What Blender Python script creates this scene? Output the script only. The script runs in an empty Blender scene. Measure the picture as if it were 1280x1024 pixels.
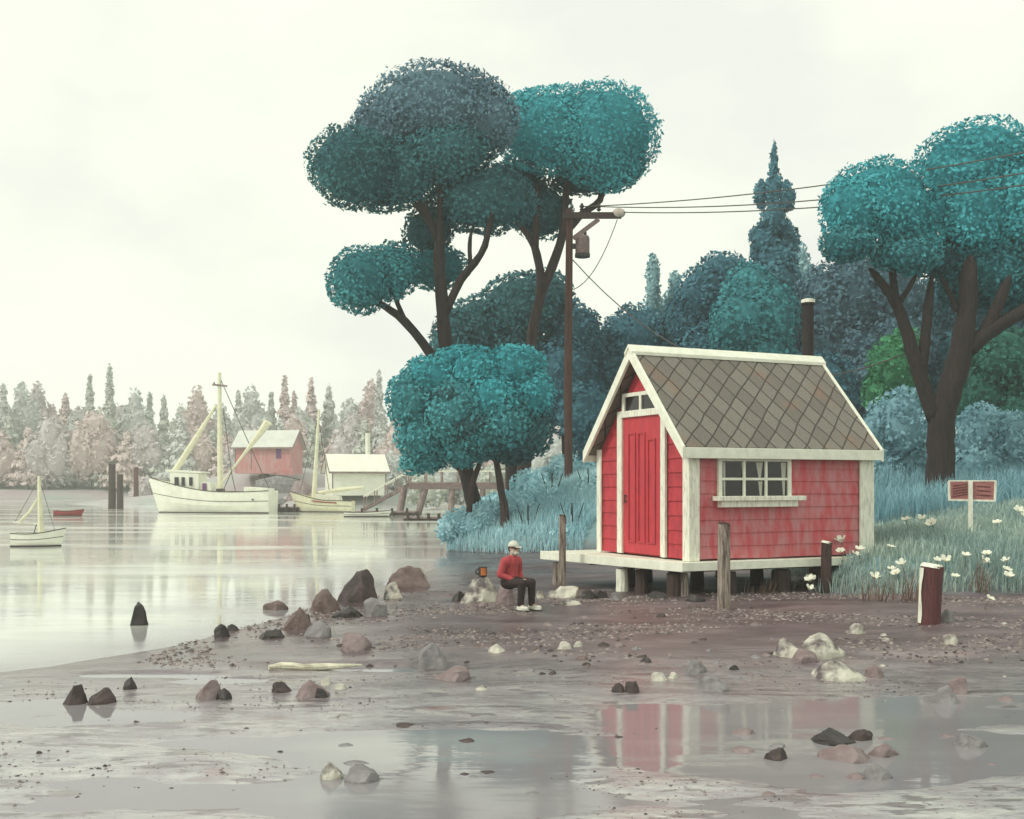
import bpy, bmesh, math, random
import numpy as np
from mathutils import Vector, Matrix, Euler, noise
R = math.radians
random.seed(7); rng = np.random.default_rng(7)
scene = bpy.context.scene
COL = scene.collection

# ------------------------------------------------------------------ camera, sky, sun, exposure
F, HZ, CH = 1400.0, 605.0, 2.4            # focal length (px of a 1280 wide picture), horizon row, eye height
cam = bpy.data.cameras.new('camera'); camo = bpy.data.objects.new('camera', cam); COL.objects.link(camo)
camo.location = (0, 0, CH); camo.rotation_euler = (R(90), 0, 0)
cam.sensor_width = 36; cam.lens = 36*F/1280; cam.shift_y = (HZ-512)/1280
cam.clip_start = .1; cam.clip_end = 5000
scene.camera = camo
SUN_EL, SUN_AZ = R(48), R(-60)            # the sun stands to the left and a little behind the viewer
w = bpy.data.worlds.new('World'); scene.world = w; w.use_nodes = True
wn, wl = w.node_tree.nodes, w.node_tree.links
bg = wn['Background']; bg.inputs['Strength'].default_value = .1
sky = wn.new('ShaderNodeTexSky'); sky.sky_type = 'NISHITA'; sky.sun_disc = False
sky.sun_elevation = SUN_EL; sky.sun_rotation = R(240); sky.dust_density = 3
tc = wn.new('ShaderNodeTexCoord'); mp = wn.new('ShaderNodeMapping'); mp.inputs['Scale'].default_value = (1.6, 1.6, 3.2)
nz = wn.new('ShaderNodeTexNoise'); nz.inputs['Scale'].default_value = 1.9; nz.inputs['Detail'].default_value = 5
cr = wn.new('ShaderNodeValToRGB')
cr.color_ramp.elements[0].position = .36; cr.color_ramp.elements[0].color = (.83, .845, .77, 1)
cr.color_ramp.elements[1].position = .56; cr.color_ramp.elements[1].color = (.94, .995, .84, 1)
sc_ = wn.new('ShaderNodeVectorMath'); sc_.operation = 'SCALE'; sc_.inputs['Scale'].default_value = 10.2
mx = wn.new('ShaderNodeMix'); mx.data_type = 'RGBA'; mx.inputs['Factor'].default_value = .96
wl.new(tc.outputs['Generated'], mp.inputs['Vector']); wl.new(mp.outputs['Vector'], nz.inputs['Vector'])
wl.new(nz.outputs['Fac'], cr.inputs['Fac']); wl.new(cr.outputs['Color'], sc_.inputs[0])
wl.new(sky.outputs['Color'], mx.inputs['A']); wl.new(sc_.outputs['Vector'], mx.inputs['B'])
wl.new(mx.outputs['Result'], bg.inputs['Color'])
sl = bpy.data.lights.new('sun', 'SUN'); slo = bpy.data.objects.new('sun', sl); COL.objects.link(slo)
sl.energy = 1.6; sl.angle = R(10); sl.color = (1, .95, .86)
slo.rotation_euler = Vector((.74, .40, -.80)).to_track_quat('-Z', 'Y').to_euler()
vs = scene.view_settings; vs.view_transform = 'Standard'; vs.look = 'None'; vs.exposure = .14; vs.gamma = 1

# ------------------------------------------------------------------ helpers
def gx(px, Y): return (px-640)/F*Y
def gz(py, Y): return CH-(py-HZ)/F*Y
def at(px, py, Y): return Vector((gx(px, Y), Y, gz(py, Y)))

def srgb(r, g, b):
    f = lambda c: ((c/255+.055)/1.055)**2.4 if c > 10 else c/255/12.92
    return (f(r), f(g), f(b))

class MB:
    """collects shapes; build() links them as ONE mesh object"""
    def __init__(s): s.v = []; s.f = []
    def add(s, vs, fs):
        o = len(s.v); s.v += [tuple(v) for v in vs]; s.f += [tuple(i+o for i in f) for f in fs]
    def box(s, lo, hi, M=None):
        (a, b, c), (d, e, f) = lo, hi
        vs = [Vector(p) for p in ((a,b,c),(d,b,c),(d,e,c),(a,e,c),(a,b,f),(d,b,f),(d,e,f),(a,e,f))]
        if M: vs = [M @ v for v in vs]
        s.add(vs, [(0,3,2,1),(4,5,6,7),(0,1,5,4),(1,2,6,5),(2,3,7,6),(3,0,4,7)]); return s
    def bar(s, p, q, wd, th, up=(0,0,1)):
        p, q = Vector(p), Vector(q); d = (q-p); L = d.length; d.normalize()
        a = d.cross(Vector(up)); a = a.normalized() if a.length > 1e-4 else Vector((1,0,0)); b = a.cross(d)
        vs = []
        for t in (p, q):
            for i, j in ((-1,-1),(1,-1),(1,1),(-1,1)): vs.append(t+a*(wd/2*i)+b*(th/2*j))
        s.add(vs, [(0,1,2,3),(7,6,5,4),(0,4,5,1),(1,5,6,2),(2,6,7,3),(3,7,4,0)]); return s
    def tube(s, pts, rad, n=8, cap=True, wob=0):
        pts = [Vector(p) for p in pts]
        if not hasattr(rad, '__len__'): rad = [rad]*len(pts)
        ring = []; vs = []; fs = []; prev = None
        for i, p in enumerate(pts):
            d = (pts[min(i+1, len(pts)-1)]-pts[max(i-1, 0)]).normalized()
            if prev is None:
                a = d.orthogonal().normalized()
            else:
                a = (prev-d*prev.dot(d)).normalized()
            prev = a; b = d.cross(a)
            for k in range(n):
                t = 2*math.pi*k/n; r = rad[i]
                if wob: r *= 1+wob*noise.noise(Vector((math.cos(t)*1.5, math.sin(t)*1.5, i*.6))+p)
                vs.append(p+(a*math.cos(t)+b*math.sin(t))*r)
        for i in range(len(pts)-1):
            for k in range(n):
                fs.append((i*n+k, i*n+(k+1) % n, (i+1)*n+(k+1) % n, (i+1)*n+k))
        if cap: fs.append(tuple(range(n-1, -1, -1))); fs.append(tuple((len(pts)-1)*n+k for k in range(n)))
        s.add(vs, fs); return s
    def lathe(s, prof, n=20, org=(0,0,0)):
        ox, oy, oz = org; vs = []; fs = []
        for r, z in prof:
            for k in range(n):
                t = 2*math.pi*k/n; vs.append((ox+r*math.cos(t), oy+r*math.sin(t), oz+z))
        for i in range(len(prof)-1):
            for k in range(n): fs.append((i*n+k, i*n+(k+1) % n, (i+1)*n+(k+1) % n, (i+1)*n+k))
        fs.append(tuple(range(n-1,-1,-1))); fs.append(tuple((len(prof)-1)*n+k for k in range(n)))
        s.add(vs, fs); return s
    def ball(s, c, r, n=12, m=8):
        c = Vector(c); r = r if hasattr(r, '__len__') else (r, r, r)
        vs = []; fs = []
        for i in range(m+1):
            ph = math.pi*i/m
            for k in range(n):
                t = 2*math.pi*k/n
                vs.append(c+Vector((r[0]*math.sin(ph)*math.cos(t), r[1]*math.sin(ph)*math.sin(t), r[2]*math.cos(ph))))
        for i in range(m):
            for k in range(n): fs.append((i*n+k, (i+1)*n+k, (i+1)*n+(k+1) % n, i*n+(k+1) % n))
        s.add(vs, fs); return s
    def cap(s, p, q, r0, r1, n=12):
        """tapered capsule"""
        p, q = Vector(p), Vector(q); s.tube([p, q], [r0, r1], n); s.ball(p, r0, n); s.ball(q, r1, n); return s
    def prism(s, poly, p0, p1):
        """poly: list of 3-D points, extruded by vector p1-p0"""
        e = Vector(p1)-Vector(p0); n = len(poly); a = [Vector(p)+Vector(p0) for p in poly]
        vs = a+[v+e for v in a]
        s.add(vs, [tuple(range(n-1,-1,-1)), tuple(range(n, 2*n))]+[(i, (i+1) % n, n+(i+1) % n, n+i) for i in range(n)]); return s
    def build(s, name, mat, parent=None, org=None, smooth=False, bevel=0):
        me = bpy.data.meshes.new(name)
        v = s.v
        if org is not None: v = [(a-org[0], b-org[1], c-org[2]) for a, b, c in v]
        me.from_pydata(v, [], s.f); me.validate()
        bm = bmesh.new(); bm.from_mesh(me); bmesh.ops.recalc_face_normals(bm, faces=bm.faces); bm.to_mesh(me); bm.free()
        if smooth: me.polygons.foreach_set('use_smooth', [True]*len(me.polygons))
        if mat: me.materials.append(mat)
        o = bpy.data.objects.new(name, me); COL.objects.link(o)
        if parent is not None: o.parent = parent
        elif org is not None: o.location = org
        if bevel:
            b = o.modifiers.new('bevel', 'BEVEL'); b.width = bevel; b.segments = 2; b.limit_method = 'ANGLE'
        return o

def tag(o, label=None, cat=None, group=None, kind=None):
    if label: o['label'] = label
    if cat: o['category'] = cat
    if group: o['group'] = group
    if kind: o['kind'] = kind
    return o
def thing(name, label, cat, loc=(0,0,0), rz=0, group=None):
    o = bpy.data.objects.new(name, None); COL.objects.link(o); o.location = loc; o.rotation_euler = (0,0,rz)
    o.empty_display_size = .2
    return tag(o, label, cat, group)
def copy_tree(o, parent=None):
    c = o.copy(); COL.objects.link(c)
    if parent is not None: c.parent = parent
    for ch in list(o.children): copy_tree(ch, c)
    return c

# ------------------------------------------------------------------ materials
def mat_base(name):
    m = bpy.data.materials.new(name); m.use_nodes = True
    return m, m.node_tree.nodes, m.node_tree.links, m.node_tree.nodes['Principled BSDF']
def N(nt, kind, **kw):
    n = nt.new(kind)
    for k, v in kw.items(): setattr(n, k, v)
    return n
def mk(name, col, rough=.7, var=.25, scale=6, col2=None, stretch=(1,1,1), bump=.15, bscale=None, spec=.4, fac=(.35,.65)):
    m, n, l, p = mat_base(name)
    col2 = col2 or tuple(c*(1-var) for c in col)
    t = N(n, 'ShaderNodeTexCoord'); mpn = N(n, 'ShaderNodeMapping'); mpn.inputs['Scale'].default_value = stretch
    l.new(t.outputs['Object'], mpn.inputs['Vector'])
    z = N(n, 'ShaderNodeTexNoise'); z.inputs['Scale'].default_value = scale; z.inputs['Detail'].default_value = 6; z.inputs['Roughness'].default_value = .62
    l.new(mpn.outputs['Vector'], z.inputs['Vector'])
    r = N(n, 'ShaderNodeValToRGB'); r.color_ramp.elements[0].position = fac[0]; r.color_ramp.elements[1].position = fac[1]
    r.color_ramp.elements[0].color = (*col2, 1); r.color_ramp.elements[1].color = (*col, 1)
    l.new(z.outputs['Fac'], r.inputs['Fac']); l.new(r.outputs['Color'], p.inputs['Base Color'])
    p.inputs['Roughness'].default_value = rough; p.inputs['Specular IOR Level'].default_value = spec
    if bump:
        z2 = N(n, 'ShaderNodeTexNoise'); z2.inputs['Scale'].default_value = bscale or scale*4; z2.inputs['Detail'].default_value = 5
        l.new(mpn.outputs['Vector'], z2.inputs['Vector'])
        b = N(n, 'ShaderNodeBump'); b.inputs['Strength'].default_value = bump; b.inputs['Distance'].default_value = .03
        l.new(z2.outputs['Fac'], b.inputs['Height']); l.new(b.outputs['Normal'], p.inputs['Normal'])
    return m
def leafmat(name, a, b, tr=.22):
    """leaf colour runs from a to b by each leaf's own tint"""
    m, n, l, p = mat_base(name)
    at_ = N(n, 'ShaderNodeAttribute', attribute_name='tint')
    r = N(n, 'ShaderNodeValToRGB'); r.color_ramp.elements[0].color = (*a, 1); r.color_ramp.elements[1].color = (*b, 1)
    l.new(at_.outputs['Fac'], r.inputs['Fac']); l.new(r.outputs['Color'], p.inputs['Base Color'])
    p.inputs['Roughness'].default_value = .75; p.inputs['Specular IOR Level'].default_value = .2
    t = N(n, 'ShaderNodeBsdfTranslucent'); l.new(r.outputs['Color'], t.inputs['Color'])
    mxs = N(n, 'ShaderNodeMixShader'); mxs.inputs['Fac'].default_value = tr
    l.new(p.outputs['BSDF'], mxs.inputs[1]); l.new(t.outputs['BSDF'], mxs.inputs[2])
    l.new(mxs.outputs['Shader'], n['Material Output'].inputs['Surface'])
    return m

WHITE = mk('white_paint', (.88,.90,.77), .55, scale=5, col2=(.74,.75,.63), bump=.12)
WEATH = mk('weathered_white', (.85,.86,.73), .7, scale=7, col2=(.55,.53,.45), stretch=(3,3,.6), bump=.25, fac=(.3,.55))
PILE = mk('dark_wet_timber', (.075,.042,.036), .7, scale=5, col2=(.03,.022,.02), stretch=(5,5,.5), bump=.5)
PILE_L = mk('grey_worn_timber', (.36,.31,.26), .8, scale=5, col2=(.10,.07,.06), stretch=(4,4,.5), bump=.5, fac=(.4,.6))
RUST = mk('red_brown_timber', (.13,.040,.042), .75, scale=5, col2=(.07,.025,.026), stretch=(4,4,.6), bump=.5)
POLE = mk('pole_timber', (.13,.055,.04), .8, scale=4, col2=(.05,.028,.024), stretch=(6,6,.4), bump=.4)
BARK = mk('dark_bark', (.036,.024,.022), .9, scale=3, col2=(.014,.011,.011), stretch=(4,4,.7), bump=.8, bscale=9)
BARK2 = mk('mauve_bark', (.085,.052,.050), .9, scale=3, col2=(.028,.020,.020), stretch=(4,4,.7), bump=.8, bscale=9)
RED = mk('red_boards', (.54,.046,.062), .7, scale=3, col2=(.36,.034,.050), stretch=(2,2,1), bump=.15)
REDF = mk('faded_red_boards', (.54,.085,.10), .78, scale=2.6, col2=(.52,.22,.23), stretch=(2.2,2.2,.55), bump=.3, fac=(.38,.62))
REDD = mk('red_door_paint', (.58,.046,.06), .55, scale=3, col2=(.42,.035,.055), stretch=(3,3,.6), bump=.1)
GLASS = mk('dark_window_glass', (.012,.010,.012), .08, scale=2, bump=0, spec=.5)
CURT = mk('pale_curtain', (.55,.54,.46), .9, scale=6, bump=.1)
IRON = mk('dark_iron', (.05,.042,.04), .55, scale=9, bump=.2)
GREY = mk('grey_mauve_metal', (.24,.17,.16), .6, scale=7, col2=(.13,.09,.09), bump=.2)
CREAM = mk('cream_canvas', (.80,.78,.58), .8, scale=4, col2=(.66,.64,.47), bump=.1)
HULL = mk('white_hull_paint', (.88,.89,.78), .45, scale=1.5, col2=(.76,.76,.65), bump=.05)
INK = mk('black_boot_stripe', (.06,.045,.04), .7, scale=3, bump=.1)
MAUVE = mk('mauve_door', (.16,.05,.17), .7, scale=4, bump=.1)
DRED = mk('red_dinghy_paint', (.34,.035,.04), .55, scale=3, bump=.1)
WREDF = mk('weathered_pink_boards', (.50,.20,.20), .8, scale=.9, col2=(.48,.31,.30), stretch=(3,3,.7), bump=.15, fac=(.35,.6))
PALER = mk('pale_metal_roof', (.66,.72,.66), .6, scale=.8, col2=(.55,.60,.58), bump=.05)
DECKW = mk('weathered_dock_boards', (.34,.26,.24), .8, scale=2, col2=(.16,.11,.11), bump=.3)
INKY = mk('sooty_iron', (.022,.016,.016), .75, scale=6, bump=.3)
ROPE = mk('grey_wire', (.10,.085,.07), .7, scale=5, bump=0)

def roof_mat():
    m, n, l, p = mat_base('diamond_shingles')
    t = N(n, 'ShaderNodeTexCoord'); sp = N(n, 'ShaderNodeSeparateXYZ'); l.new(t.outputs['Object'], sp.inputs[0])
    def M(op, a, b=None):
        k = N(n, 'ShaderNodeMath', operation=op)
        for i, q in enumerate((a, b)):
            if q is None: continue
            if isinstance(q, (int, float)): k.inputs[i].default_value = q
            else: l.new(q, k.inputs[i])
        return k.outputs[0]
    wob = N(n, 'ShaderNodeTexNoise'); wob.inputs['Scale'].default_value = 1.3; l.new(t.outputs['Object'], wob.inputs['Vector'])
    wv = M('MULTIPLY', wob.outputs['Fac'], .28)
    za = M('MULTIPLY', sp.outputs['Z'], .60); zb = M('MULTIPLY', sp.outputs['Z'], 1.38)
    a = M('ADD', M('DIVIDE', M('ADD', sp.outputs['X'], za), .44), wv); b = M('ADD', M('DIVIDE', M('SUBTRACT', sp.outputs['X'], zb), .50), wv)
    def line(q): return M('MINIMUM', M('FRACT', q), M('SUBTRACT', 1, M('FRACT', q)))
    d = M('MINIMUM', line(a), line(b))
    wn_ = N(n, 'ShaderNodeTexWhiteNoise', noise_dimensions='2D'); cb = N(n, 'ShaderNodeCombineXYZ')
    l.new(M('FLOOR', a), cb.inputs[0]); l.new(M('FLOOR', b), cb.inputs[1]); l.new(cb.outputs[0], wn_.inputs['Vector'])
    r = N(n, 'ShaderNodeValToRGB'); r.color_ramp.elements[0].color = (.150,.135,.115,1); r.color_ramp.elements[1].color = (.205,.188,.160,1)
    l.new(wn_.outputs['Value'], r.inputs['Fac'])
    z = N(n, 'ShaderNodeTexNoise'); z.inputs['Scale'].default_value = 1.1; z.inputs['Detail'].default_value = 5; l.new(t.outputs['Object'], z.inputs['Vector'])
    st = N(n, 'ShaderNodeValToRGB'); st.color_ramp.elements[0].position = .57; st.color_ramp.elements[1].position = .72
    st.color_ramp.elements[0].color = (0,0,0,1); st.color_ramp.elements[1].color = (.75,.75,.75,1); l.new(z.outputs['Fac'], st.inputs['Fac'])
    m1 = N(n, 'ShaderNodeMix', data_type='RGBA'); l.new(st.outputs['Color'], m1.inputs['Factor']); l.new(r.outputs['Color'], m1.inputs['A']); m1.inputs['B'].default_value = (.26,.14,.085,1)
    z3 = N(n, 'ShaderNodeTexNoise'); z3.inputs['Scale'].default_value = 30; z3.inputs['Detail'].default_value = 4; l.new(t.outputs['Object'], z3.inputs['Vector'])
    m3 = N(n, 'ShaderNodeMix', data_type='RGBA', blend_type='OVERLAY'); m3.inputs['Factor'].default_value = .45; l.new(m1.outputs['Result'], m3.inputs['A']); l.new(z3.outputs['Fac'], m3.inputs['B'])
    st2 = N(n, 'ShaderNodeValToRGB'); st2.color_ramp.elements[0].position = .03; st2.color_ramp.elements[1].position = .055
    l.new(d, st2.inputs['Fac'])
    m2 = N(n, 'ShaderNodeMix', data_type='RGBA'); l.new(st2.outputs['Color'], m2.inputs['Factor']); m2.inputs['A'].default_value = (.055,.045,.036,1); l.new(m3.outputs['Result'], m2.inputs['B'])
    l.new(m2.outputs['Result'], p.inputs['Base Color']); p.inputs['Roughness'].default_value = .85
    bp = N(n, 'ShaderNodeBump'); bp.inputs['Strength'].default_value = .5; bp.inputs['Distance'].default_value = .02
    l.new(st2.outputs['Color'], bp.inputs['Height']); l.new(bp.outputs['Normal'], p.inputs['Normal'])
    return m
ROOF = roof_mat()

# ------------------------------------------------------------------ ground, one sheet
def seg_dist(P, poly, closed):
    d = np.full(P.shape[0], 1e9); n = len(poly)
    for i in range(n if closed else n-1):
        a = np.array(poly[i]); b = np.array(poly[(i+1) % n]); ab = b-a
        t = np.clip(((P-a)@ab)/(ab@ab), 0, 1); d = np.minimum(d, np.linalg.norm(P-(a+t[:,None]*ab), axis=1))
    return d
def inside(P, poly):
    x, y = P[:,0], P[:,1]; c = np.zeros(len(P), bool); n = len(poly)
    for i in range(n):
        x1, y1 = poly[i]; x2, y2 = poly[(i+1) % n]
        if y1 == y2: continue
        k = ((y1 > y) != (y2 > y)) & (x < (x2-x1)*(y-y1)/(y2-y1)+x1); c ^= k
    return c
SHORE = [(-300,11.5),(-30,11.6),(-12,12.4),(-7.3,12.9),(-6.2,14.4),(-5.0,16.6),(-4.2,19.8),(-3.5,24),(-2.5,29.5),(-1.9,34),(-2.3,38.5),(-2.9,47),(-.9,60),(6,85),(25,130),(34,170),(300,175),(500,175),(500,-80),(-300,-80)]
BANK = [(-2.3,39.6),(-.6,38.2),(1.2,37.2),(4,36),(6.3,31),(6.7,26.3),(6.0,23.9),(6.5,22.7),(8.4,22.2),(10.6,22.3),(16,22.2),(40,20),(300,18),(500,18),(500,400),(60,400),(36,172),(27,130),(7.5,85),(-.3,60),(-2.6,47)]
def sst(a, b, x): t = np.clip((x-a)/(b-a), 0, 1); return t*t*(3-2*t)
def fbm(x, y, s, seed=0):
    r = np.zeros_like(x); a = 1.0; g = np.random.default_rng(seed)
    for o in range(5):
        for k in range(3):
            th, ph = g.uniform(0, 6.28, 2); f = s*2**o*g.uniform(.7, 1.3)
            r += a/3*np.sin((x*np.cos(th)+y*np.sin(th))*f+ph+1.3*np.sin((x*np.sin(th)-y*np.cos(th))*f*.6+ph*2))
        a *= .55
    return r
DIPS = [(-1.7,14.5,1.7,.30,.07),(-4.4,14.0,1.1,.20,.06),(-3.3,13.6,1.0,.25,.05),(2.9,11.5,2.6,1.2,.04),(-.6,10.2,2.4,.6,.04),(6.0,10.0,2.0,.8,.04),(5.6,15.0,.9,.22,.06),(2.6,9.8,1.7,1.1,.05),(-.6,9.4,1.3,1.5,.05)]
def terrain(X, Y):
    X = np.asarray(X, float).ravel(); Y = np.asarray(Y, float).ravel(); P = np.stack([X, Y], 1)
    d = seg_dist(P, SHORE, True)*np.where(inside(P, SHORE), 1, -1)
    zb = np.where(d < 0, np.maximum(-1.5, .09*d), .20*(1-np.exp(-np.maximum(d, 0)/5)))
    zb = zb+np.where(d > 0, .035*np.minimum(d, 1), 0)*fbm(X, Y*1.6, .9, 3)
    fg = 1-sst(12.6, 16.2, Y+.4*np.sin(X*.7))
    zf = .018+.020*fbm(X*.5, Y*1.2, .9, 11)+.017*fbm(X*.9, Y*2.6, 1.7, 12)
    zb = np.where(d > -1.2, zb*(1-fg)+zf*fg, zb)
    for cx, cy, rx, ry, dep in DIPS:
        zb = zb-dep*np.exp(-(((X-cx)/rx)**2+((Y-cy)/ry)**2)**2)
    db = np.where(inside(P, BANK), seg_dist(P, BANK, True), 0)
    sl_ = .42+(.118-.42)*sst(2, 8, X)
    bk = (.30+.28*sst(5, 7, X))*sst(0, 1.2, db)+sl_*db; bk = np.where(bk > 2.2, 2.2+(1-np.exp(-(bk-2.2)/1.2))*1.0, bk)
    z = zb+bk+np.where(db > 0, .06*np.minimum(db, 2)*fbm(X, Y, .8, 5), 0)
    # far shore, its wooded hills and the rocky point under the boathouses
    far = sst(168, 182, Y+6*np.sin(X*.04))
    z = np.where(Y > 150, np.maximum(z, -1.5+far*3.0+np.minimum(np.maximum(0, Y-186)*.22, 12.5)*(1+.12*np.sin(X*.05+1)+.10*np.sin(X*.13))), z)
    px = (X+28)/13.; py = (Y-136)/8.5; z = np.maximum(z, 5.2*np.exp(-(px*px+py*py)**1.5)-.8+.25*fbm(X, Y, .35, 8)*np.exp(-(px*px+py*py)))
    px = (X+17)/8.5; py = (Y-117)/7.5; z = np.maximum(z, 2.9*np.exp(-(px*px+py*py)**1.6)-.8)
    return z, np.clip(db/.8, 0, 1)
def ground_z(x, y): return float(terrain([x], [y])[0][0])
_YS = np.concatenate([np.linspace(6, 60, 2400), np.linspace(60, 260, 1200)])
def hit(px, py, wat=True):
    """where the line of sight through a picture point meets the ground (or the water)"""
    z = terrain(gx(px, _YS), _YS)[0]
    if wat: z = np.maximum(z, 0)
    k = np.nonzero(gz(py, _YS) <= z)[0]
    i = k[0] if len(k) else len(_YS)-1
    return Vector((gx(px, _YS[i]), _YS[i], z[i]))

xs = np.unique(np.concatenate([np.linspace(-500,-40,24), np.linspace(-40,-13,55), np.arange(-13,16.01,.11), np.linspace(16,40,50), np.linspace(40,500,24)]))
ys = np.unique(np.concatenate([np.linspace(-70,6,14), np.arange(6,27,.085), np.arange(27,50,.25), np.linspace(50,240,110), np.linspace(240,900,20)]))
GX, GY = np.meshgrid(xs, ys); GZ, VEG = terrain(GX, GY)
nx, ny = len(xs), len(ys)
idx = np.arange(nx*ny).reshape(ny, nx)
quads = np.stack([idx[:-1,:-1], idx[:-1,1:], idx[1:,1:], idx[1:,:-1]], -1).reshape(-1, 4)
def np_mesh(name, V, Q, mat, parent=None, smooth=True, loc=None, attr=None, k=4):
    me = bpy.data.meshes.new(name)
    me.vertices.add(len(V)); me.vertices.foreach_set('co', np.ascontiguousarray(V, np.float32).ravel())
    nq = len(Q); me.loops.add(nq*k); me.polygons.add(nq)
    me.loops.foreach_set('vertex_index', np.ascontiguousarray(Q, np.int32).ravel())
    me.polygons.foreach_set('loop_start', np.arange(0, nq*k, k, dtype=np.int32))
    me.polygons.foreach_set('use_smooth', np.full(nq, smooth))
    me.update(calc_edges=True)
    for nm, (dom, val) in (attr or {}).items():
        a = me.attributes.new(nm, 'FLOAT', dom); a.data.foreach_set('value', np.ascontiguousarray(val, np.float32))
    me.materials.append(mat)
    o = bpy.data.objects.new(name, me); COL.objects.link(o)
    if parent is not None: o.parent = parent
    if loc is not None: o.location = loc
    return o

def ground_mat():
    m, n, l, p = mat_base('tidal_mud')
    g = N(n, 'ShaderNodeNewGeometry'); sp = N(n, 'ShaderNodeSeparateXYZ'); l.new(g.outputs['Position'], sp.inputs[0])
    def noise_(scale, st=(1,1,1), det=6):
        mpn = N(n, 'ShaderNodeMapping'); mpn.inputs['Scale'].default_value = st; l.new(g.outputs['Position'], mpn.inputs['Vector'])
        z = N(n, 'ShaderNodeTexNoise'); z.inputs['Scale'].default_value = scale; z.inputs['Detail'].default_value = det; z.inputs['Roughness'].default_value = .6
        l.new(mpn.outputs['Vector'], z.inputs['Vector']); return z.outputs['Fac']
    def ramp(f, *els):
        r = N(n, 'ShaderNodeValToRGB'); e = r.color_ramp.elements
        while len(e) < len(els): e.new(.5)
        for q, (pos, c) in zip(e, els): q.position = pos; q.color = (*c, 1)
        l.new(f, r.inputs['Fac']); return r.outputs['Color']
    def mix(f, a, b):
        k = N(n, 'ShaderNodeMix', data_type='RGBA')
        for s, v in (('Factor', f), ('A', a), ('B', b)):
            if isinstance(v, tuple): k.inputs[s].default_value = (*v, 1)
            elif isinstance(v, float): k.inputs[s].default_value = v
            else: l.new(v, k.inputs[s])
        return k.outputs['Result']
    mr = N(n, 'ShaderNodeMapRange'); mr.inputs['From Min'].default_value = 10; mr.inputs['From Max'].default_value = 16; l.new(sp.outputs['Y'], mr.inputs['Value'])
    silt = ramp(noise_(1.1, (.7,1.6,1)), (.3, (.25,.235,.25)), (.5, (.37,.36,.37)), (.7, (.51,.51,.49)))
    mud = ramp(noise_(.9, (.6,1.5,1)), (.28, (.060,.040,.044)), (.45, (.100,.069,.075)), (.6, (.165,.125,.132)), (.78, (.18,.115,.105)))
    c = mix(mr.outputs['Result'], silt, mud)
    pat = ramp(noise_(2.6, (.6,1.6,1), 3), (.56, (0,0,0)), (.60, (1,1,1)))
    pm = N(n, 'ShaderNodeMath', operation='MULTIPLY'); l.new(pat, pm.inputs[0]); pm.inputs[1].default_value = .62
    c = mix(pm.outputs[0], c, (.115,.09,.095))
    rd = ramp(noise_(1.9, (.5,1.4,1), 4), (.64, (0,0,0)), (.74, (.5,.5,.5)))
    c = mix(rd, c, (.23,.085,.07))
    mot = ramp(noise_(5.5, (.55,1.5,1), 7), (.36, (.42,.38,.39)), (.52, (.5,.5,.5)), (.68, (.64,.63,.60)))
    k = N(n, 'ShaderNodeMix', data_type='RGBA', blend_type='OVERLAY'); k.inputs['Factor'].default_value = .9; l.new(c, k.inputs['A']); l.new(mot, k.inputs['B']); c = k.outputs['Result']
    pu = ramp(noise_(1.3, (.5,1.7,1), 4), (.60, (0,0,0)), (.72, (.38,.38,.38)))
    c = mix(pu, c, (.13,.055,.14))
    spk = ramp(noise_(22, (.8,1,1), 2), (.63, (0,0,0)), (.70, (.7,.7,.7)))
    c = mix(spk, c, (.07,.055,.055))
    veg = N(n, 'ShaderNodeAttribute', attribute_name='veg')
    turf = ramp(noise_(1.4), (.3, (.13,.22,.24)), (.55, (.20,.32,.34)), (.7, (.26,.33,.30)))
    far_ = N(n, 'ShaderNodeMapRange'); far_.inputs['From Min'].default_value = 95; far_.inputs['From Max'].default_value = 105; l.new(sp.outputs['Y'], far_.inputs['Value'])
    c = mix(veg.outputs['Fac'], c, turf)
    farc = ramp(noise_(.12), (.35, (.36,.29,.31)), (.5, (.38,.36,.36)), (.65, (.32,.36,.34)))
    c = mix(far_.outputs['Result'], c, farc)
    l.new(c, p.inputs['Base Color'])
    # wet where it lies low, drier where it stands up
    wt = N(n, 'ShaderNodeMapRange'); wt.inputs['From Min'].default_value = 0; wt.inputs['From Max'].default_value = .20
    wt.inputs['To Min'].default_value = .08; wt.inputs['To Max'].default_value = .48; l.new(sp.outputs['Z'], wt.inputs['Value'])
    nadd = N(n, 'ShaderNodeMath', operation='MULTIPLY_ADD'); l.new(noise_(1.6, (.6,1.6,1)), nadd.inputs[0]); nadd.inputs[1].default_value = .35; l.new(wt.outputs['Result'], nadd.inputs[2])
    ns = N(n, 'ShaderNodeMath', operation='SUBTRACT'); l.new(nadd.outputs[0], ns.inputs[0]); ns.inputs[1].default_value = .12
    nm = N(n, 'ShaderNodeMath', operation='MAXIMUM'); l.new(ns.outputs[0], nm.inputs[0]); l.new(veg.outputs['Fac'], nm.inputs[1])
    l.new(nm.outputs[0], p.inputs['Roughness']); p.inputs['IOR'].default_value = 1.5
    b = N(n, 'ShaderNodeBump'); b.inputs['Strength'].default_value = .35; b.inputs['Distance'].default_value = .03
    l.new(noise_(9, (.7,1.3,1)), b.inputs['Height']); l.new(b.outputs['Normal'], p.inputs['Normal'])
    return m
ground = tag(np_mesh('ground', np.stack([GX.ravel(), GY.ravel(), GZ], 1), quads, ground_mat(), attr={'veg': ('POINT', VEG)}), kind='structure')

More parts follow.
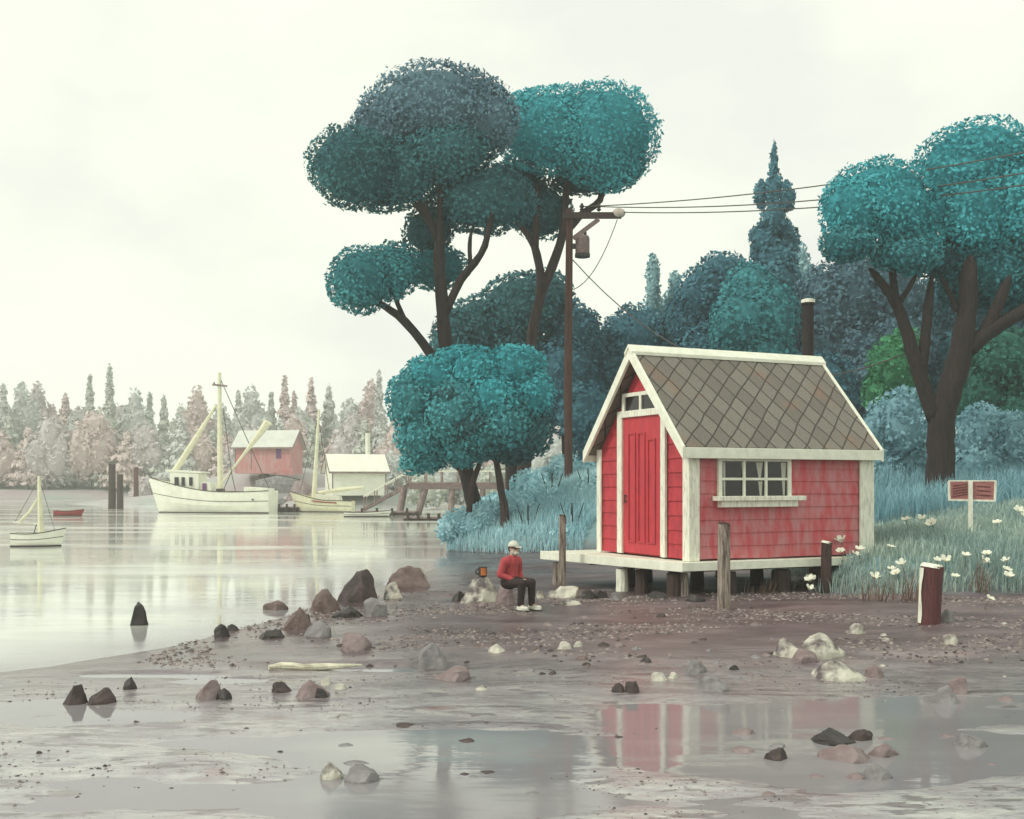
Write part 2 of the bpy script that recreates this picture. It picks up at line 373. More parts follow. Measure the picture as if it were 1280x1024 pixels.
def water_mat():
    m, n, l, p = mat_base('still_bay_water')
    g = N(n, 'ShaderNodeNewGeometry')
    def noise_(scale, st, det=4):
        mpn = N(n, 'ShaderNodeMapping'); mpn.inputs['Scale'].default_value = st; l.new(g.outputs['Position'], mpn.inputs['Vector'])
        z = N(n, 'ShaderNodeTexNoise'); z.inputs['Scale'].default_value = scale; z.inputs['Detail'].default_value = det
        l.new(mpn.outputs['Vector'], z.inputs['Vector']); return z.outputs['Fac']
    r = N(n, 'ShaderNodeValToRGB'); r.color_ramp.elements[0].position = .4; r.color_ramp.elements[1].position = .6
    r.color_ramp.elements[0].color = (.50,.51,.49,1); r.color_ramp.elements[1].color = (.74,.76,.66,1)
    l.new(noise_(.35, (.35,1,1)), r.inputs['Fac'])
    dp = N(n, 'ShaderNodeAttribute', attribute_name='depth'); dr = N(n, 'ShaderNodeMapRange'); dr.inputs['From Min'].default_value = .02; dr.inputs['From Max'].default_value = .30
    l.new(dp.outputs['Fac'], dr.inputs['Value'])
    k = N(n, 'ShaderNodeMix', data_type='RGBA'); l.new(dr.outputs['Result'], k.inputs['Factor']); k.inputs['A'].default_value = (.25,.235,.25,1); l.new(r.outputs['Color'], k.inputs['B'])
    l.new(k.outputs['Result'], p.inputs['Base Color'])
    rr = N(n, 'ShaderNodeMapRange'); rr.inputs['From Min'].default_value = .45; rr.inputs['From Max'].default_value = .62
    rr.inputs['To Min'].default_value = .03; rr.inputs['To Max'].default_value = .16; l.new(noise_(.22, (.25,1,1), 3), rr.inputs['Value'])
    l.new(rr.outputs['Result'], p.inputs['Roughness']); p.inputs['IOR'].default_value = 1.45
    b = N(n, 'ShaderNodeBump'); b.inputs['Strength'].default_value = .10; b.inputs['Distance'].default_value = .05
    l.new(noise_(1.6, (.5,1.5,1), 5), b.inputs['Height']); l.new(b.outputs['Normal'], p.inputs['Normal'])
    return m
WATER = water_mat()
tag(np_mesh('water', np.stack([GX.ravel(), GY.ravel(), 0*GZ], 1), quads, WATER, attr={'depth': ('POINT', np.clip(-GZ, 0, 2))}), kind='structure')

# ------------------------------------------------------------------ red shed on its piles
s_dir = Vector((.902,.432,0)); C0 = Vector((3.52,22.2,0)); SRZ = math.atan2(.432,.902)
shed = thing('wooden_shed', 'small red clapboard shed with white trim and grey diamond shingled roof beside the water', 'shed', C0, SRZ)
L, W, ZF, ZE, ZR = 4.74, 3.6, .89, 3.22, 5.15
SLOPE = (ZR-ZE)/(W/2)
def zroof(y): return ZR-abs(y-W/2)*SLOPE
def siding(name, x0, x1, z0, zt, step, mat, axis, off, parent):
    """lapped boards; axis 'x' runs along x at y=off facing -y, axis 'y' runs along y at x=off facing -x; zt(u) = top edge"""
    b = MB(); z = z0; k = 0
    while z < max(zt(x0), zt(x1), zt((x0+x1)/2)):
        z1 = z+step+.02
        us = np.linspace(x0, x1, 25); poly_lo = []; poly_hi = []
        for u in us:
            t = zt(u)
            if t > z+.01: poly_lo.append((u, z)); poly_hi.append((u, min(z1, t)))
        if len(poly_lo) > 1:
            wv = .006*math.sin(k*2.3)
            for i in range(len(poly_lo)-1):
                (u0, a0), (u1, a1) = poly_lo[i], poly_lo[i+1]; b0, b1 = poly_hi[i][1], poly_hi[i+1][1]
                w0 = .006*noise.noise((u0*.8, k*3.1, 0)); w1 = .006*noise.noise((u1*.8, k*3.1, 0))
                th = .030
                if axis == 'x':
                    q = [(u0, off-th, a0+w0*3), (u1, off-th, a1+w1*3), (u1, off-.006, b1+w1*2), (u0, off-.006, b0+w0*2), (u0, off, a0+w0*3), (u1, off, a1+w1*3)]
                else:
                    q = [(off-th, u0, a0+w0*3), (off-th, u1, a1+w1*3), (off-.006, u1, b1+w1*2), (off-.006, u0, b0+w0*2), (off, u0, a0+w0*3), (off, u1, a1+w1*3)]
                b.add(q, [(0,1,2,3), (0,4,5,1)])
        z += step; k += 1
    return b.build(name, mat, parent)
# wall cores
wc = MB(); wc.prism([(0,.05,ZF),(0,W-.05,ZF),(0,W-.05,ZE-.06),(0,W/2,ZR-.14),(0,.05,ZE-.06)], (.05,0,0), (L-.05,0,0)); wc.build('wall', RED, shed)
siding('side_wall', .0, L-.0, ZF, lambda u: ZE-.03, .262, REDF, 'x', .05, shed)
for y0, y1 in ((.0,.80),(2.72,W)):
    siding('gable_wall', y0, y1, ZF, lambda u: zroof(u)-.08, .29, RED, 'y', .05, shed)
siding('gable_peak', .80, 2.72, 4.36, lambda u: zroof(u)-.08, .6, RED, 'y', .05, shed)
# corner boards
for x0, x1, y0, y1 in ((-.035,.012,-.035,.20),(.012,.22,-.035,.012),(L-.36,L+.03,-.035,.012),(-.035,.012,W-.15,W+.03)):
    MB().box((x0,y0,ZF-.03),(x1,y1,ZE-.05)).build('corner_board', WEATH, shed, bevel=.008)
# door with planks, jambs and the two-pane light above it
door = MB(); y0, y1 = 1.0, 2.52
door.box((.0,y0,ZF+.03),(.045,y1,3.84)).build('door', REDD, shed); door_o = shed.children[-1]
pn = MB()
for a, b_ in ((1.22,1.52),(1.62,1.90),(2.0,2.30)):
    zt_ = 3.50 if a > 1.3 else 3.35
    for (ya, yb, za, zb_) in ((a,a+.035,ZF+.25,zt_),(b_-.035,b_,ZF+.25,zt_),(a+.035,b_-.035,zt_-.035,zt_),(a+.035,b_-.035,ZF+.25,ZF+.29)):
        pn.box((-.022,ya,za),(-.001,yb,zb_))
pn.build('door_panel', RED, door_o)
MB().cap((-.05,2.38,2.0),(-.05,2.38,2.16),.016,.016).tube([(-.001,2.38,2.02),(-.05,2.38,2.02)],.012).tube([(-.001,2.38,2.14),(-.05,2.38,2.14)],.012).build('door_handle', IRON, door_o)
for a, b_ in ((.82,.995),(2.525,2.72)):
    MB().box((-.045,a,ZF),(.02,b_,zroof((a+b_)/2)-.33 if a < 1 else zroof(2.72)-.18)).build('door_jamb', WEATH, shed, bevel=.008)
MB().box((-.055,.96,3.842),(.02,2.56,3.92)).build('door_lintel', WEATH, shed)
tw = MB()
for ya, yb, za, zb_ in ((1.02,1.12,3.92,4.36),(2.40,2.50,3.92,4.36),(1.72,1.80,3.98,4.28),(1.12,2.40,3.922,3.98),(1.12,2.40,4.28,4.36)):
    tw.box((-.05,ya,za),(.0,yb,zb_))
tw_o = tw.build('transom_window', WEATH, shed)
MB().box((-.018,1.12,3.98),(-.010,1.72,4.28)).box((-.018,1.80,3.98),(-.010,2.40,4.28)).build('pane', GLASS, tw_o)
# side window: six lights, pale curtains, sill box
wx0, wx1, wz0, wz1 = .76, 2.42, 2.14, 2.86
wf = MB()
for a, b_, c, d in ((wx0-.09,wx0,wz0-.0,wz1+.08),(wx1,wx1+.09,wz0,wz1+.08),(wx0,wx1,wz1,wz1+.08)):
    wf.box((a,-.045,c),(b_,.02,d))
for k in (1,2): q = wx0+(wx1-wx0)*k/3; wf.box((q-.03,-.035,wz0),(q+.03,.015,wz1))
zm = (wz0+wz1)/2
for k in range(3):
    a = wx0+(wx1-wx0)*k/3+(.03 if k else 0); b_ = wx0+(wx1-wx0)*(k+1)/3-(.03 if k < 2 else 0); wf.box((a,-.032,zm-.025),(b_,.013,zm+.025))
win = wf.build('window', WHITE, shed)
MB().box((wx0,.0,wz0),(wx1,.008,wz1)).build('pane', GLASS, win)
for a, b_, c, d in ((.80,.86,2.16,2.84),(1.26,1.33,2.5,2.84),(1.62,1.80,2.5,2.84),(1.68,1.79,2.16,2.45),(2.26,2.40,2.16,2.84)):
    cu = MB(); cu.add([(a,-.004,d),(b_,-.004,d),((a+b_)/2+.03,-.004,c),((a+b_)/2-.01,-.004,c)], [(0,1,2,3)]); cu.build('curtain', CURT, win)
sb = MB().box((.55,-.22,2.06),(2.76,.02,2.155)); sb.box((.68,-.15,1.93),(2.60,.02,2.058)); sb.build('window_sill', WEATH, win, bevel=.01)
# roof: two slopes, barge boards, ridge board, eave fascia
OV, OX, OXR = .16, .28, .13
def slope_pt(y, off=0): return zroof(y)+off
rf = MB()
for sgn in (-1, 1):
    ye = W/2+sgn*(W/2+OV); pts = [(0,W/2,ZR),(0,ye,zroof(ye)),(0,ye,zroof(ye)+.09),(0,W/2,ZR+.11)]
    rf.prism(pts, (-OX+.05,0,0), (L+OXR-.05,0,0))
roof = rf.build('roof', ROOF, shed)
for sgn in (-1, 1):
    ye = W/2+sgn*(W/2+OV+.04); ze = zroof(ye)
    for xx in (-OX-.02, L+OXR-.05):
        pts = [(0,W/2+sgn*.002,ZR-.12),(0,ye,ze-.13),(0,ye,ze+.13),(0,W/2+sgn*.002,ZR+.16)]
        MB().prism(pts, (xx,0,0), (xx+.068,0,0)).build('barge_board', WHITE, roof, bevel=.008)
    yf = ye+sgn*.005
    MB().box((-OX+.05,min(yf-sgn*.04,yf),ze-.10),(L+OXR-.052,max(yf-sgn*.04,yf),ze+.115)).build('eave_board', WHITE, roof, bevel=.008)
rb = MB().prism([(0,W/2-.15,ZR-.03),(0,W/2,ZR+.13),(0,W/2+.15,ZR-.03),(0,W/2+.15,ZR+.045),(0,W/2,ZR+.205),(0,W/2-.15,ZR+.045)], (-OX-.045,0,0), (L+OXR+.045,0,0))
rb.build('ridge_board', WHITE, roof, bevel=.006)
sp_ = MB().lathe([(.135,ZR-.6),(.13,ZR+1.42),(.155,ZR+1.42),(.155,ZR+1.52),(.12,ZR+1.53)], 16, (L-.04,W/2+.22,0)); cp = sp_.build('stove_pipe', INKY, roof, smooth=False)
MB().lathe([(.158,ZR+1.46),(.16,ZR+1.53),(.10,ZR+1.55)], 16, (L-.04,W/2+.22,0)).build('pipe_cap', WEATH, cp)

# ------------------------------------------------------------------ deck under the shed
deck = thing('timber_deck', 'white edged timber deck on short piles carrying the red shed', 'deck', C0, SRZ)
db_ = MB()
nb = 26
for k in range(nb):
    t0, t1 = k/nb, (k+1)/nb
    ya, yb = -.22+4.5*t0, -.22+4.5*t1-.012
    xa, xb = -.30-.75*t0, -.30-.75*t1
    db_.add([(xa,ya,.80),(L+.1,ya,.80),(L+.1,yb,.80),(xb,yb,.80),(xa,ya,.855),(L+.1,ya,.855),(L+.1,yb,.855),(xb,yb,.855)],
            [(0,3,2,1),(4,5,6,7),(0,1,5,4),(1,2,6,5),(2,3,7,6),(3,0,4,7)])
db_.build('deck_boards', WEATH, deck)
MB().bar((-.335,-.26,.775),(-1.10,4.32,.775),.05,.19).build('edge_board', WHITE, deck, bevel=.008)
MB().bar((-.36,-.25,.775),(L+.15,-.25,.775),.05,.17).build('edge_board', WHITE, deck, bevel=.008)
MB().bar((-1.1,4.34,.775),(2,4.34,.775),.05,.17).build('edge_board', WHITE, deck, bevel=.008)
jb = MB()
for y in (.3,1.6,2.9,4.0): jb.box((-.2-.13*y,y,.62),(L,y+.1,.795))
jb.build('joist', PILE, deck)
rot = Matrix.Rotation(SRZ, 4, 'Z')
def pile_local(x, y, r, mat, top=.62):
    g = C0+rot @ Vector((x, y, 0)); z = ground_z(g.x, g.y)-.15
    MB().tube([(x,y,z),(x+.01,y,(z+top)/2),(x,y,top)], [r*1.08,r,r*.97], 10, wob=.12).build('pile', mat, deck)
for x, y, r, m_ in ((-.5,1.75,.13,WEATH),(-.30,1.3,.14,PILE),(-.2,.25,.15,PILE),(-.05,.15,.10,PILE_L),(.95,.05,.18,PILE),(2.3,.05,.20,PILE),(3.3,.05,.2,PILE),(4.3,.1,.15,PILE),(.2,2.6,.13,PILE),(-.9,3.9,.12,PILE_L),(1.5,1.9,.15,PILE),(3.2,2.0,.15,PILE),(1.2,3.5,.15,PILE),(3.4,3.6,.15,PILE)):
    pile_local(x, y, r, m_)

# ------------------------------------------------------------------ posts
def post(name, px, top, base, wpx, mat, label, cat='post', lean=0, group=None, Y=None, chip=True, capmat=None, n=10, lit_strip=False):
    if Y is None: g = hit(px, base)
    else: g = Vector((gx(px, Y), Y, gz(base, Y)))
    k = g.y/F; r = wpx*k/2; h = (base-top)*k
    t = thing(name, label, cat, g, 0, group)
    b = MB(); pts = [(0,0,-.5),(0,0,h*.2),(lean*.5*h,0,h*.6),(lean*h,0,h)]
    b.tube(pts, [r*1.08,r*1.03,r,r*.96], n, wob=.15)
    b.build('shaft', mat, t)
    if lit_strip:
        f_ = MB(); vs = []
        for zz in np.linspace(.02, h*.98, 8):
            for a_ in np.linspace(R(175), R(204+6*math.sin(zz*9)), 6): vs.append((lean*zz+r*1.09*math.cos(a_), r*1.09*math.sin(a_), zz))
        f_.add(vs, [(i*6+j, i*6+j+1, i*6+j+7, i*6+j+6) for i in range(7) for j in range(5)]); f_.build('painted_lit_strip', WEATH, t)  # pale strip: the sunlit left edge of the post put into colour
    if capmat: MB().tube([(lean*h,0,h-.02),(lean*h+.01,0,h+r*.25)], [r*1.03,r*.85], n, wob=.2).build('worn_top', capmat, t)
    return t
post('mooring_post', 703, 645, 738, 9, PILE_L, 'thin grey post rising past the left corner of the shed deck', capmat=PILE)
post('timber_piling', 905, 655, 761, 16, PILE_L, 'tall worn piling standing in the mud in front of the shed side wall', 'piling', capmat=PILE)
post('timber_piling', 1033, 678, 735, 13, PILE, 'short dark post with pale top before the right end of the shed', 'piling', capmat=WEATH, Y=23.0)
post('timber_piling', 1162, 708, 780, 27, RUST, 'thick red brown piling stub at the edge of the flowery bank', 'piling', lean=.04, capmat=WEATH, lit_strip=True)
post('water_piling', 140, 580, 634, 9, PILE, 'taller black piling of the touching pair in the bay', 'piling', Y=108, group='pilings in the bay')
post('water_piling', 150, 593, 634, 8, PILE, 'shorter black piling of the touching pair in the bay', 'piling', Y=107, group='pilings in the bay')
post('water_piling', 170, 584, 624, 6, RUST, 'slim brown piling standing alone behind the black pair', 'piling', Y=140, group='pilings in the bay')

# ------------------------------------------------------------------ foliage
def dirs(n):
    v = rng.normal(size=(n, 3)); return v/np.linalg.norm(v, axis=1)[:,None]
def lump(d, seed, amp):
    g = np.random.default_rng(seed); r = np.zeros(len(d))
    for k, (f, a) in enumerate(((2.2,1),(3.1,.9),(5.3,.7),(8.5,.55),(13,.4))):
        q = g.normal(size=(3, 3)); q /= np.linalg.norm(q, axis=1)[:,None]
        ph = g.uniform(0, 6.28, 3); r += a*(np.sin(d@q.T*f+ph).sum(1))/3
    return r*amp
def leaf_quads(P, Nn, size, tilt=.7, aspect=1.7):
    """one folded pointed leaf per point"""
    n = len(P); nn = Nn+rng.normal(size=(n,3))*tilt; nn /= np.linalg.norm(nn, axis=1)[:,None]
    a = np.cross(nn, rng.normal(size=(n,3))); a /= np.linalg.norm(a, axis=1)[:,None]; b = np.cross(nn, a)
    s = size*rng.uniform(.65, 1.35, n)[:,None]
    V = np.stack([P-a*s*aspect*.5, P+b*s*.5-nn*s*.12, P+a*s*aspect*.5, P-b*s*.5-nn*s*.12], 1).reshape(-1, 3)
    return V
def crown_mesh(name, lobes, mat, size, dens, parent, org, depth=.85, amp=.07, core=True, tilt=.55, shift=0):
    """lobes: (centre, (rx, ry, rz), roll about the view axis in degrees); leaves spread through each lobe, dense towards its skin"""
    VV, TT = [], []; CV, CF = [], []
    for i, (c, r, roll) in enumerate(lobes):
        c = np.array(c); r = np.array(r)
        area = 4*math.pi*(((r[0]*r[1])**1.6+(r[0]*r[2])**1.6+(r[1]*r[2])**1.6)/3)**(1/1.6)
        n = int(area*dens/(size*size))
        d = dirs(n); seed = int(rng.integers(1e6))
        rad = 1+lump(d, seed, amp)
        rad *= np.where(rng.random(n) < .75, rng.uniform(.90, 1.02, n)+np.where(rng.random(n) < .08, rng.uniform(0, .07, n), 0), rng.uniform(.55, .98, n)**.7)
        cs, sn = math.cos(R(roll)), math.sin(R(roll)); Rm = np.array([[cs,0,sn],[0,1,0],[-sn,0,cs]])
        P = (d*rad[:,None]*r)@Rm.T+c
        nr = d/r; nr /= np.linalg.norm(nr, axis=1)[:,None]; nr = nr@Rm.T
        VV.append(leaf_quads(P, nr, size, tilt)); 
        cl = np.sin(d*4.1@np.array([[1,.3,.2],[.1,1,.4],[.5,.2,1]]).T+seed).sum(1)/3
        c2 = np.sin(d@np.array([[2.1,.7,1.3],[.9,2.6,.4],[1.2,.5,2.2]]).T+seed*1.7).sum(1)/3
        TT.append(np.clip(.5+shift+.22*cl+.28*c2+rng.normal(0, .13, n), 0, 1))
        if core:
            bm = bmesh.new(); bmesh.ops.create_icosphere(bm, subdivisions=3, radius=1)
            dv = np.array([v.co[:] for v in bm.verts]); fs = np.array([[v.index for v in f.verts] for f in bm.faces]); bm.free()
            dv /= np.linalg.norm(dv, axis=1)[:,None]
            Pc = (dv*(.80+lump(dv, seed, amp)[:,None])*r)@Rm.T+c
            CF.append(fs+sum(len(q) for q in CV)); CV.append(Pc)
    V = np.concatenate(VV); nq = len(V)//4; T = np.concatenate(TT)
    Q = np.arange(nq*4).reshape(-1, 4)
    if core:
        cv = np.concatenate(CV); cf = np.concatenate(CF)+len(V); V = np.concatenate([V, cv])
        # core triangles as degenerate-free quads: split each edge-sharing pair is not needed, add as quads with a mid point
        mid = (V[cf[:,0]]+V[cf[:,1]])/2; mi = np.arange(len(mid))+len(V); V = np.concatenate([V, mid])
        Q = np.concatenate([Q, np.stack([cf[:,0], mi, cf[:,1], cf[:,2]], 1)]); T = np.concatenate([T, np.full(len(cf), .3+shift)])
    return np_mesh(name, V-np.array(org), Q, mat, parent, smooth=False, attr={'tint': ('FACE', np.clip(T, 0, 1))})
TEAL_D = leafmat('dark_teal_leaves', (0.022, 0.095, 0.115), (0.07, 0.235, 0.262))
TEAL_S = leafmat('slate_teal_leaves', (0.085, 0.16, 0.21), (0.19, 0.335, 0.405))
TEAL_M = leafmat('teal_leaves', (0.028, 0.18, 0.21), (0.095, 0.4, 0.44))
TEAL_B = leafmat('bright_teal_leaves', (0.03, 0.27, 0.32), (0.12, 0.6, 0.66))
SLATE = leafmat('slate_leaves', (0.036, 0.13, 0.18), (0.105, 0.28, 0.35))
SLATE_M = leafmat('mauve_slate_leaves', (0.06, 0.13, 0.175), (0.14, 0.265, 0.33))
GREEN = leafmat('bright_green_leaves', (.035,.19,.10), (.12,.42,.20))
TEAL_G = leafmat('green_teal_leaves', (.020,.115,.095), (.065,.26,.19))
PALET = leafmat('pale_teal_leaves', (0.24, 0.43, 0.47), (0.4, 0.6, 0.64))
SKYB = leafmat('light_blue_leaves', (0.33, 0.6, 0.68), (0.62, 0.86, 0.9))
BLUES = leafmat('blue_grey_leaves', (0.18, 0.37, 0.44), (0.38, 0.62, 0.69))
def lobe(cx, cy, rx, ry, Y, dz=None, roll=0):
    k = Y/F; return (at(cx, cy, Y), (rx*k, (dz or min(rx, ry)*.9+min(rx,ry,40)*.1)*k, ry*k), roll)
def limb(b, pts, Y, n=9, dy=None):
    """pts: (px, py, width px); dy: depth offsets"""
    P = []; Rr = []
    for i, (x, y, wd) in enumerate(pts):
        yy = Y+(dy[i] if dy else 0); P.append(at(x, y, yy)); Rr.append(wd*yy/F/2)
    Pv = []; Rv = []
    for i in range(len(P)-1):                       # soften the joints
        p0 = P[max(i-1,0)]; p1, p2 = P[i], P[i+1]; p3 = P[min(i+2,len(P)-1)]
        for t in (0,.34,.67):
            Pv.append(.5*((2*p1)+(p2-p0)*t+(2*p0-5*p1+4*p2-p3)*t*t+(3*p1-p0-3*p2+p3)*t**3)); Rv.append(Rr[i]*(1-t)+Rr[i+1]*t)
    Rv[-1] *= .8; Pv.append(P[-1]); Rv.append(Rr[-1]*.35); b.tube(Pv, Rv, n, wob=.22)
def tree(name, label, base, Y, limbs, clumps, cat='tree', group=None, bark=BARK, size=.105, dens=1.1):
    """clumps: list of (material, lobes, shift)"""
    g = Vector((gx(base[0], Y), Y, 0)); g.z = ground_z(g.x, g.y)
    t = thing(name, label, cat, g, 0, group)
    if limbs:
        for j, lb in enumerate(limbs):
            b = MB(); pts, dy = lb if isinstance(lb, tuple) else (lb, None)
            if j == 0:
                x, y, wd = pts[0]; k = Y/F; ybase = HZ+(CH-g.z)/k
                pts = [(x, max(ybase, y)+8, wd*1.25)]+pts
                if dy: dy = [dy[0]]+list(dy)
            limb(b, pts, Y, dy=dy); b.build('trunk' if j == 0 else 'limb', bark, t, org=g, smooth=True)
    for m_, lobes, sh in clumps:
        crown_mesh('crown' if m_ is clumps[0][0] else 'leaf_clump', lobes, m_, size, dens, t, g, shift=sh)
    return t

# the two tall pines by the water and the bushy tree between them
YA = 42
tree('tall_tree', 'tallest spreading teal tree at the water edge with leaning dark trunk', (597,652), YA, [
    [(597,652,21),(586,605,19),(574,545,20),(563,470,20),(556,420,18),(552,370,16),(549,318,14),(551,272,12)],
    [(550,305,11),(528,256,10),(511,205,8),(499,168,6)],
    [(538,280,8),(516,252,7),(491,237,5)],
    [(549,285,8),(551,240,7),(557,205,5)],
    [(556,392,11),(576,350,10),(601,318,9),(611,288,7),(617,256,5)],
    [(588,332,6),(587,305,5),(590,286,4)],
    [(566,500,11),(540,446,12),(506,402,11),(482,384,9),(462,373,7)],
    [(512,412,7),(497,380,6),(487,345,5)],
    [(588,600,9),(566,578,7),(540,553,6)]], [
    (TEAL_S, [lobe(545,140,98,62,YA+1,46,-8), lobe(495,160,62,48,YA+1,36,-25), lobe(600,150,52,50,YA+1,36,20)], .1),
    (TEAL_D, [lobe(440,210,60,53,YA-.5,40), lobe(500,218,66,46,YA+.3,40,-18), lobe(560,195,60,40,YA+.2,36,-10), lobe(537,288,33,30,YA+1.4,26), lobe(600,252,68,46,YA+.8,38)], .06),
    (TEAL_M, [lobe(450,352,46,43,YA-.6,34,-15), lobe(493,338,34,38,YA-.4,26), lobe(545,336,42,28,YA+1.2,24)], -.12)])
YB = 46
tree('tall_tree', 'tall teal tree beside the utility pole with forked mauve limbs', (655,622), YB, [
    [(655,620,19),(656,570,18),(660,490,15),(664,430,13),(675,372,13),(690,334,12),(703,294,11),(707,250,9),(709,226,7)],
    [(701,298,9),(727,268,9),(750,250,8),(756,212,6)],
    [(673,385,11),(676,345,11),(668,308,10),(657,290,8),(645,277,5)],
    [(669,312,9),(671,262,8),(673,228,6)]], [
    (TEAL_B, [lobe(750,172,72,68,YB-.8,46), lobe(695,165,80,58,YB-.5,46,-6), lobe(765,200,44,42,YB-.9,30), lobe(660,150,40,36,YB-.2,30)], -.12),
    (TEAL_D, [lobe(672,262,44,36,YB+.8,30), lobe(730,225,44,20,YB+.6,26), lobe(640,230,45,28,YB+.8,30)], .05)], bark=BARK2)
YC = 39.5
tree('bushy_tree', 'low round bright teal tree with thin slanting mauve trunk under the tall pair', (628,640), YC, [
    [(631,640,11),(626,612,9),(621,580,8),(612,540,7)],
    [(586,640,8),(592,600,7),(608,560,6),(620,535,5)]], [
    (TEAL_B, [lobe(640,462,44,32,YC-.2,34,-10), lobe(664,494,30,34,YC-.5,26), lobe(598,470,40,36,YC-.3,32), lobe(618,500,44,34,YC-.7,32), lobe(540,478,40,36,YC-.1,32,12), lobe(575,452,34,22,YC+.2,26)], -.16),
    (TEAL_M, [lobe(516,500,34,40,YC-.3,32), lobe(528,545,36,32,YC-.4,30), lobe(572,515,46,42,YC-.7,36), lobe(532,574,34,20,YC,26,-14), lobe(600,540,42,34,YC-.6,34), lobe(632,528,42,36,YC-.6,32), lobe(580,562,34,22,YC-.3,26)], .1),
    (TEAL_D, [lobe(560,492,16,10,YC-1.25,10), lobe(602,556,38,22,YC-.3,30), lobe(660,540,32,34,YC-.2,28,15), lobe(640,566,30,16,YC+.1,24), lobe(585,530,28,22,YC-1.1,20)], 0)], bark=BARK2)
YD = 55
for lab, base, lobes, m_ in (
    ('dark teal round tree filling the gap between the two tall trunks', (640,560), [(600,415,52,45),(572,425,38,38),(640,470,70,70),(655,385,52,50),(680,370,38,32)], TEAL_D),
    ('dark slate bush tree rising just behind the utility pole', (712,560), [(712,425,32,52),(700,480,52,60),(735,420,20,34)], SLATE)):
    tree('round_tree', lab, base, YD, [[(base[0],600,16),(base[0]-4,520,13),(base[0]+3,450,9)]], [(m_, [lobe(a,b_,c,d,YD+random.uniform(-1,1)) for a,b_,c,d in lobes], 0)], size=.15, dens=1.0)

# the wood behind the shed, tree by tree
WG = 'trees of the wood behind the shed'
def wood(lab, Y, base, lobes, m_, name='wood_tree', size=.16, sh=0, cat='tree', trunk=True):
    b0 = min(l[1] for l in lobes)
    return tree(name, lab, base, Y, [[(base[0],590,14),(base[0]+3,520,11),(base[0],b0+40,6)]] if trunk else None,
                [(m_, [lobe(a,b_,c,d,Y+random.uniform(-.8,.8)) for a,b_,c,d in lobes], sh)], group=WG, size=size, dens=1.0)
wood('narrow pale finger shaped tree rising left of the shed roof peak', 60, (816,600), [(816,352,9,38),(817,395,13,40),(817,440,20,50)], PALET, 'column_tree', .16)
wood('small pale pointed tree beside the pale finger shaped one', 61, (843,600), [(843,362,9,24),(842,390,18,30),(842,430,26,44)], PALET, 'column_tree', .16)
wood('broad slate tree behind the left slope of the shed roof', 57, (800,600), [(795,425,44,44),(772,470,40,56),(825,440,34,46),(800,500,70,60)], SLATE)
wood('hazy blue low tree between the pole and the shed peak', 62, (755,600), [(752,480,26,50),(765,440,22,42),(745,530,40,50)], BLUES)
wood('rounded slate tree left of the tall stacked conifer', 56, (880,600), [(878,375,36,42),(905,350,36,36),(862,410,38,44),(890,450,60,60)], SLATE)
wood('rounded bright teal tree below the tall stacked conifer', 53, (930,600), [(925,410,42,48),(960,400,38,50),(935,370,38,40),(945,450,50,44)], TEAL_M)
wood('tall stacked conifer with jagged narrow spire above the wood', 58, (966,600), [(968,190,3.2,15),(967.5,208,6,22),(967,236,11,24),(951,243,9,18),(984,246,10,20),(967,272,17,24),(953,300,18,24),(981,300,20,26),(966,325,30,30),(962,360,42,40),(965,420,50,60)], SLATE, 'spire_tree', .17, .15)
wood('pale hazy tree peeping out right of the conifer', 64, (1002,600), [(1000,340,15,36),(1006,380,22,44),(1004,440,30,60)], PALET, size=.2)
wood('broad mauve slate tree behind the stove pipe', 55, (1040,600), [(1035,390,46,62),(1070,370,42,56),(1020,450,44,60),(1075,440,50,60)], SLATE_M)
wood('dusky slate tree between the stove pipe and the big right trunk', 54, (1110,600), [(1110,370,44,54),(1120,430,52,56),(1095,480,44,50)], SLATE_M)
wood('dusky dark tree behind the fork of the big right tree', 56, (1200,600), [(1180,400,60,56),(1225,380,56,60),(1200,460,70,60)], SLATE)
wood('dusky dark tree at the right edge behind the big tree', 57, (1290,600), [(1285,390,60,60),(1300,460,66,66),(1330,380,60,60)], SLATE)
wood('dark low tree hidden low behind the shed gable', 50, (735,600), [(735,520,36,44),(760,560,46,40)], SLATE, trunk=False)
wood('dark bushy tree low behind the shed roof', 50, (930,600), [(850,500,60,60),(930,500,60,60),(1010,500,60,60)], SLATE, trunk=False)

# big tree on the right bank
YR = 36.5
tree('big_tree', 'big tree on the right bank with thick dark forked trunk and blue teal crown', (1175,612), YR, [
    [(1175,608,38),(1176,570,34),(1176,530,34),(1184,495,32),(1198,455,29),(1206,410,26),(1210,365,23),(1213,320,20)],
    [(1170,525,22),(1153,478,18),(1135,420,16),(1124,388,14),(1105,358,11),(1086,335,9)],
    [(1121,385,12),(1117,355,10),(1115,318,8)],
    [(1123,380,8),(1135,362,7),(1146,342,6)],
    [(1152,472,12),(1156,430,13),(1160,385,12),(1165,345,10)],
    [(1206,440,22),(1240,412,20),(1275,392,17),(1310,370,14)],
    [(1228,420,16),(1246,385,15),(1262,345,13)],
    [(1196,390,8),(1186,365,6),(1176,345,5)]], [
    (TEAL_B, [lobe(1105,252,76,54,YR,44), lobe(1066,268,40,46,YR-.3,34), lobe(1140,300,42,44,YR+.4,34), lobe(1228,206,84,58,YR+.8,50,-8), lobe(1285,250,70,70,YR+.6,50), lobe(1215,265,62,54,YR+.6,40)], -.08),
    (TEAL_M, [lobe(1060,305,38,26,YR-.5,30), lobe(1130,318,46,24,YR-.2,30), lobe(1240,330,72,52,YR+1.4,44), lobe(1310,340,70,52,YR+1.2,44)], -.1),
    (TEAL_D, [lobe(1172,322,44,26,YR+1.4,30), lobe(1235,360,66,34,YR+1.8,36)], .05)], size=.10)

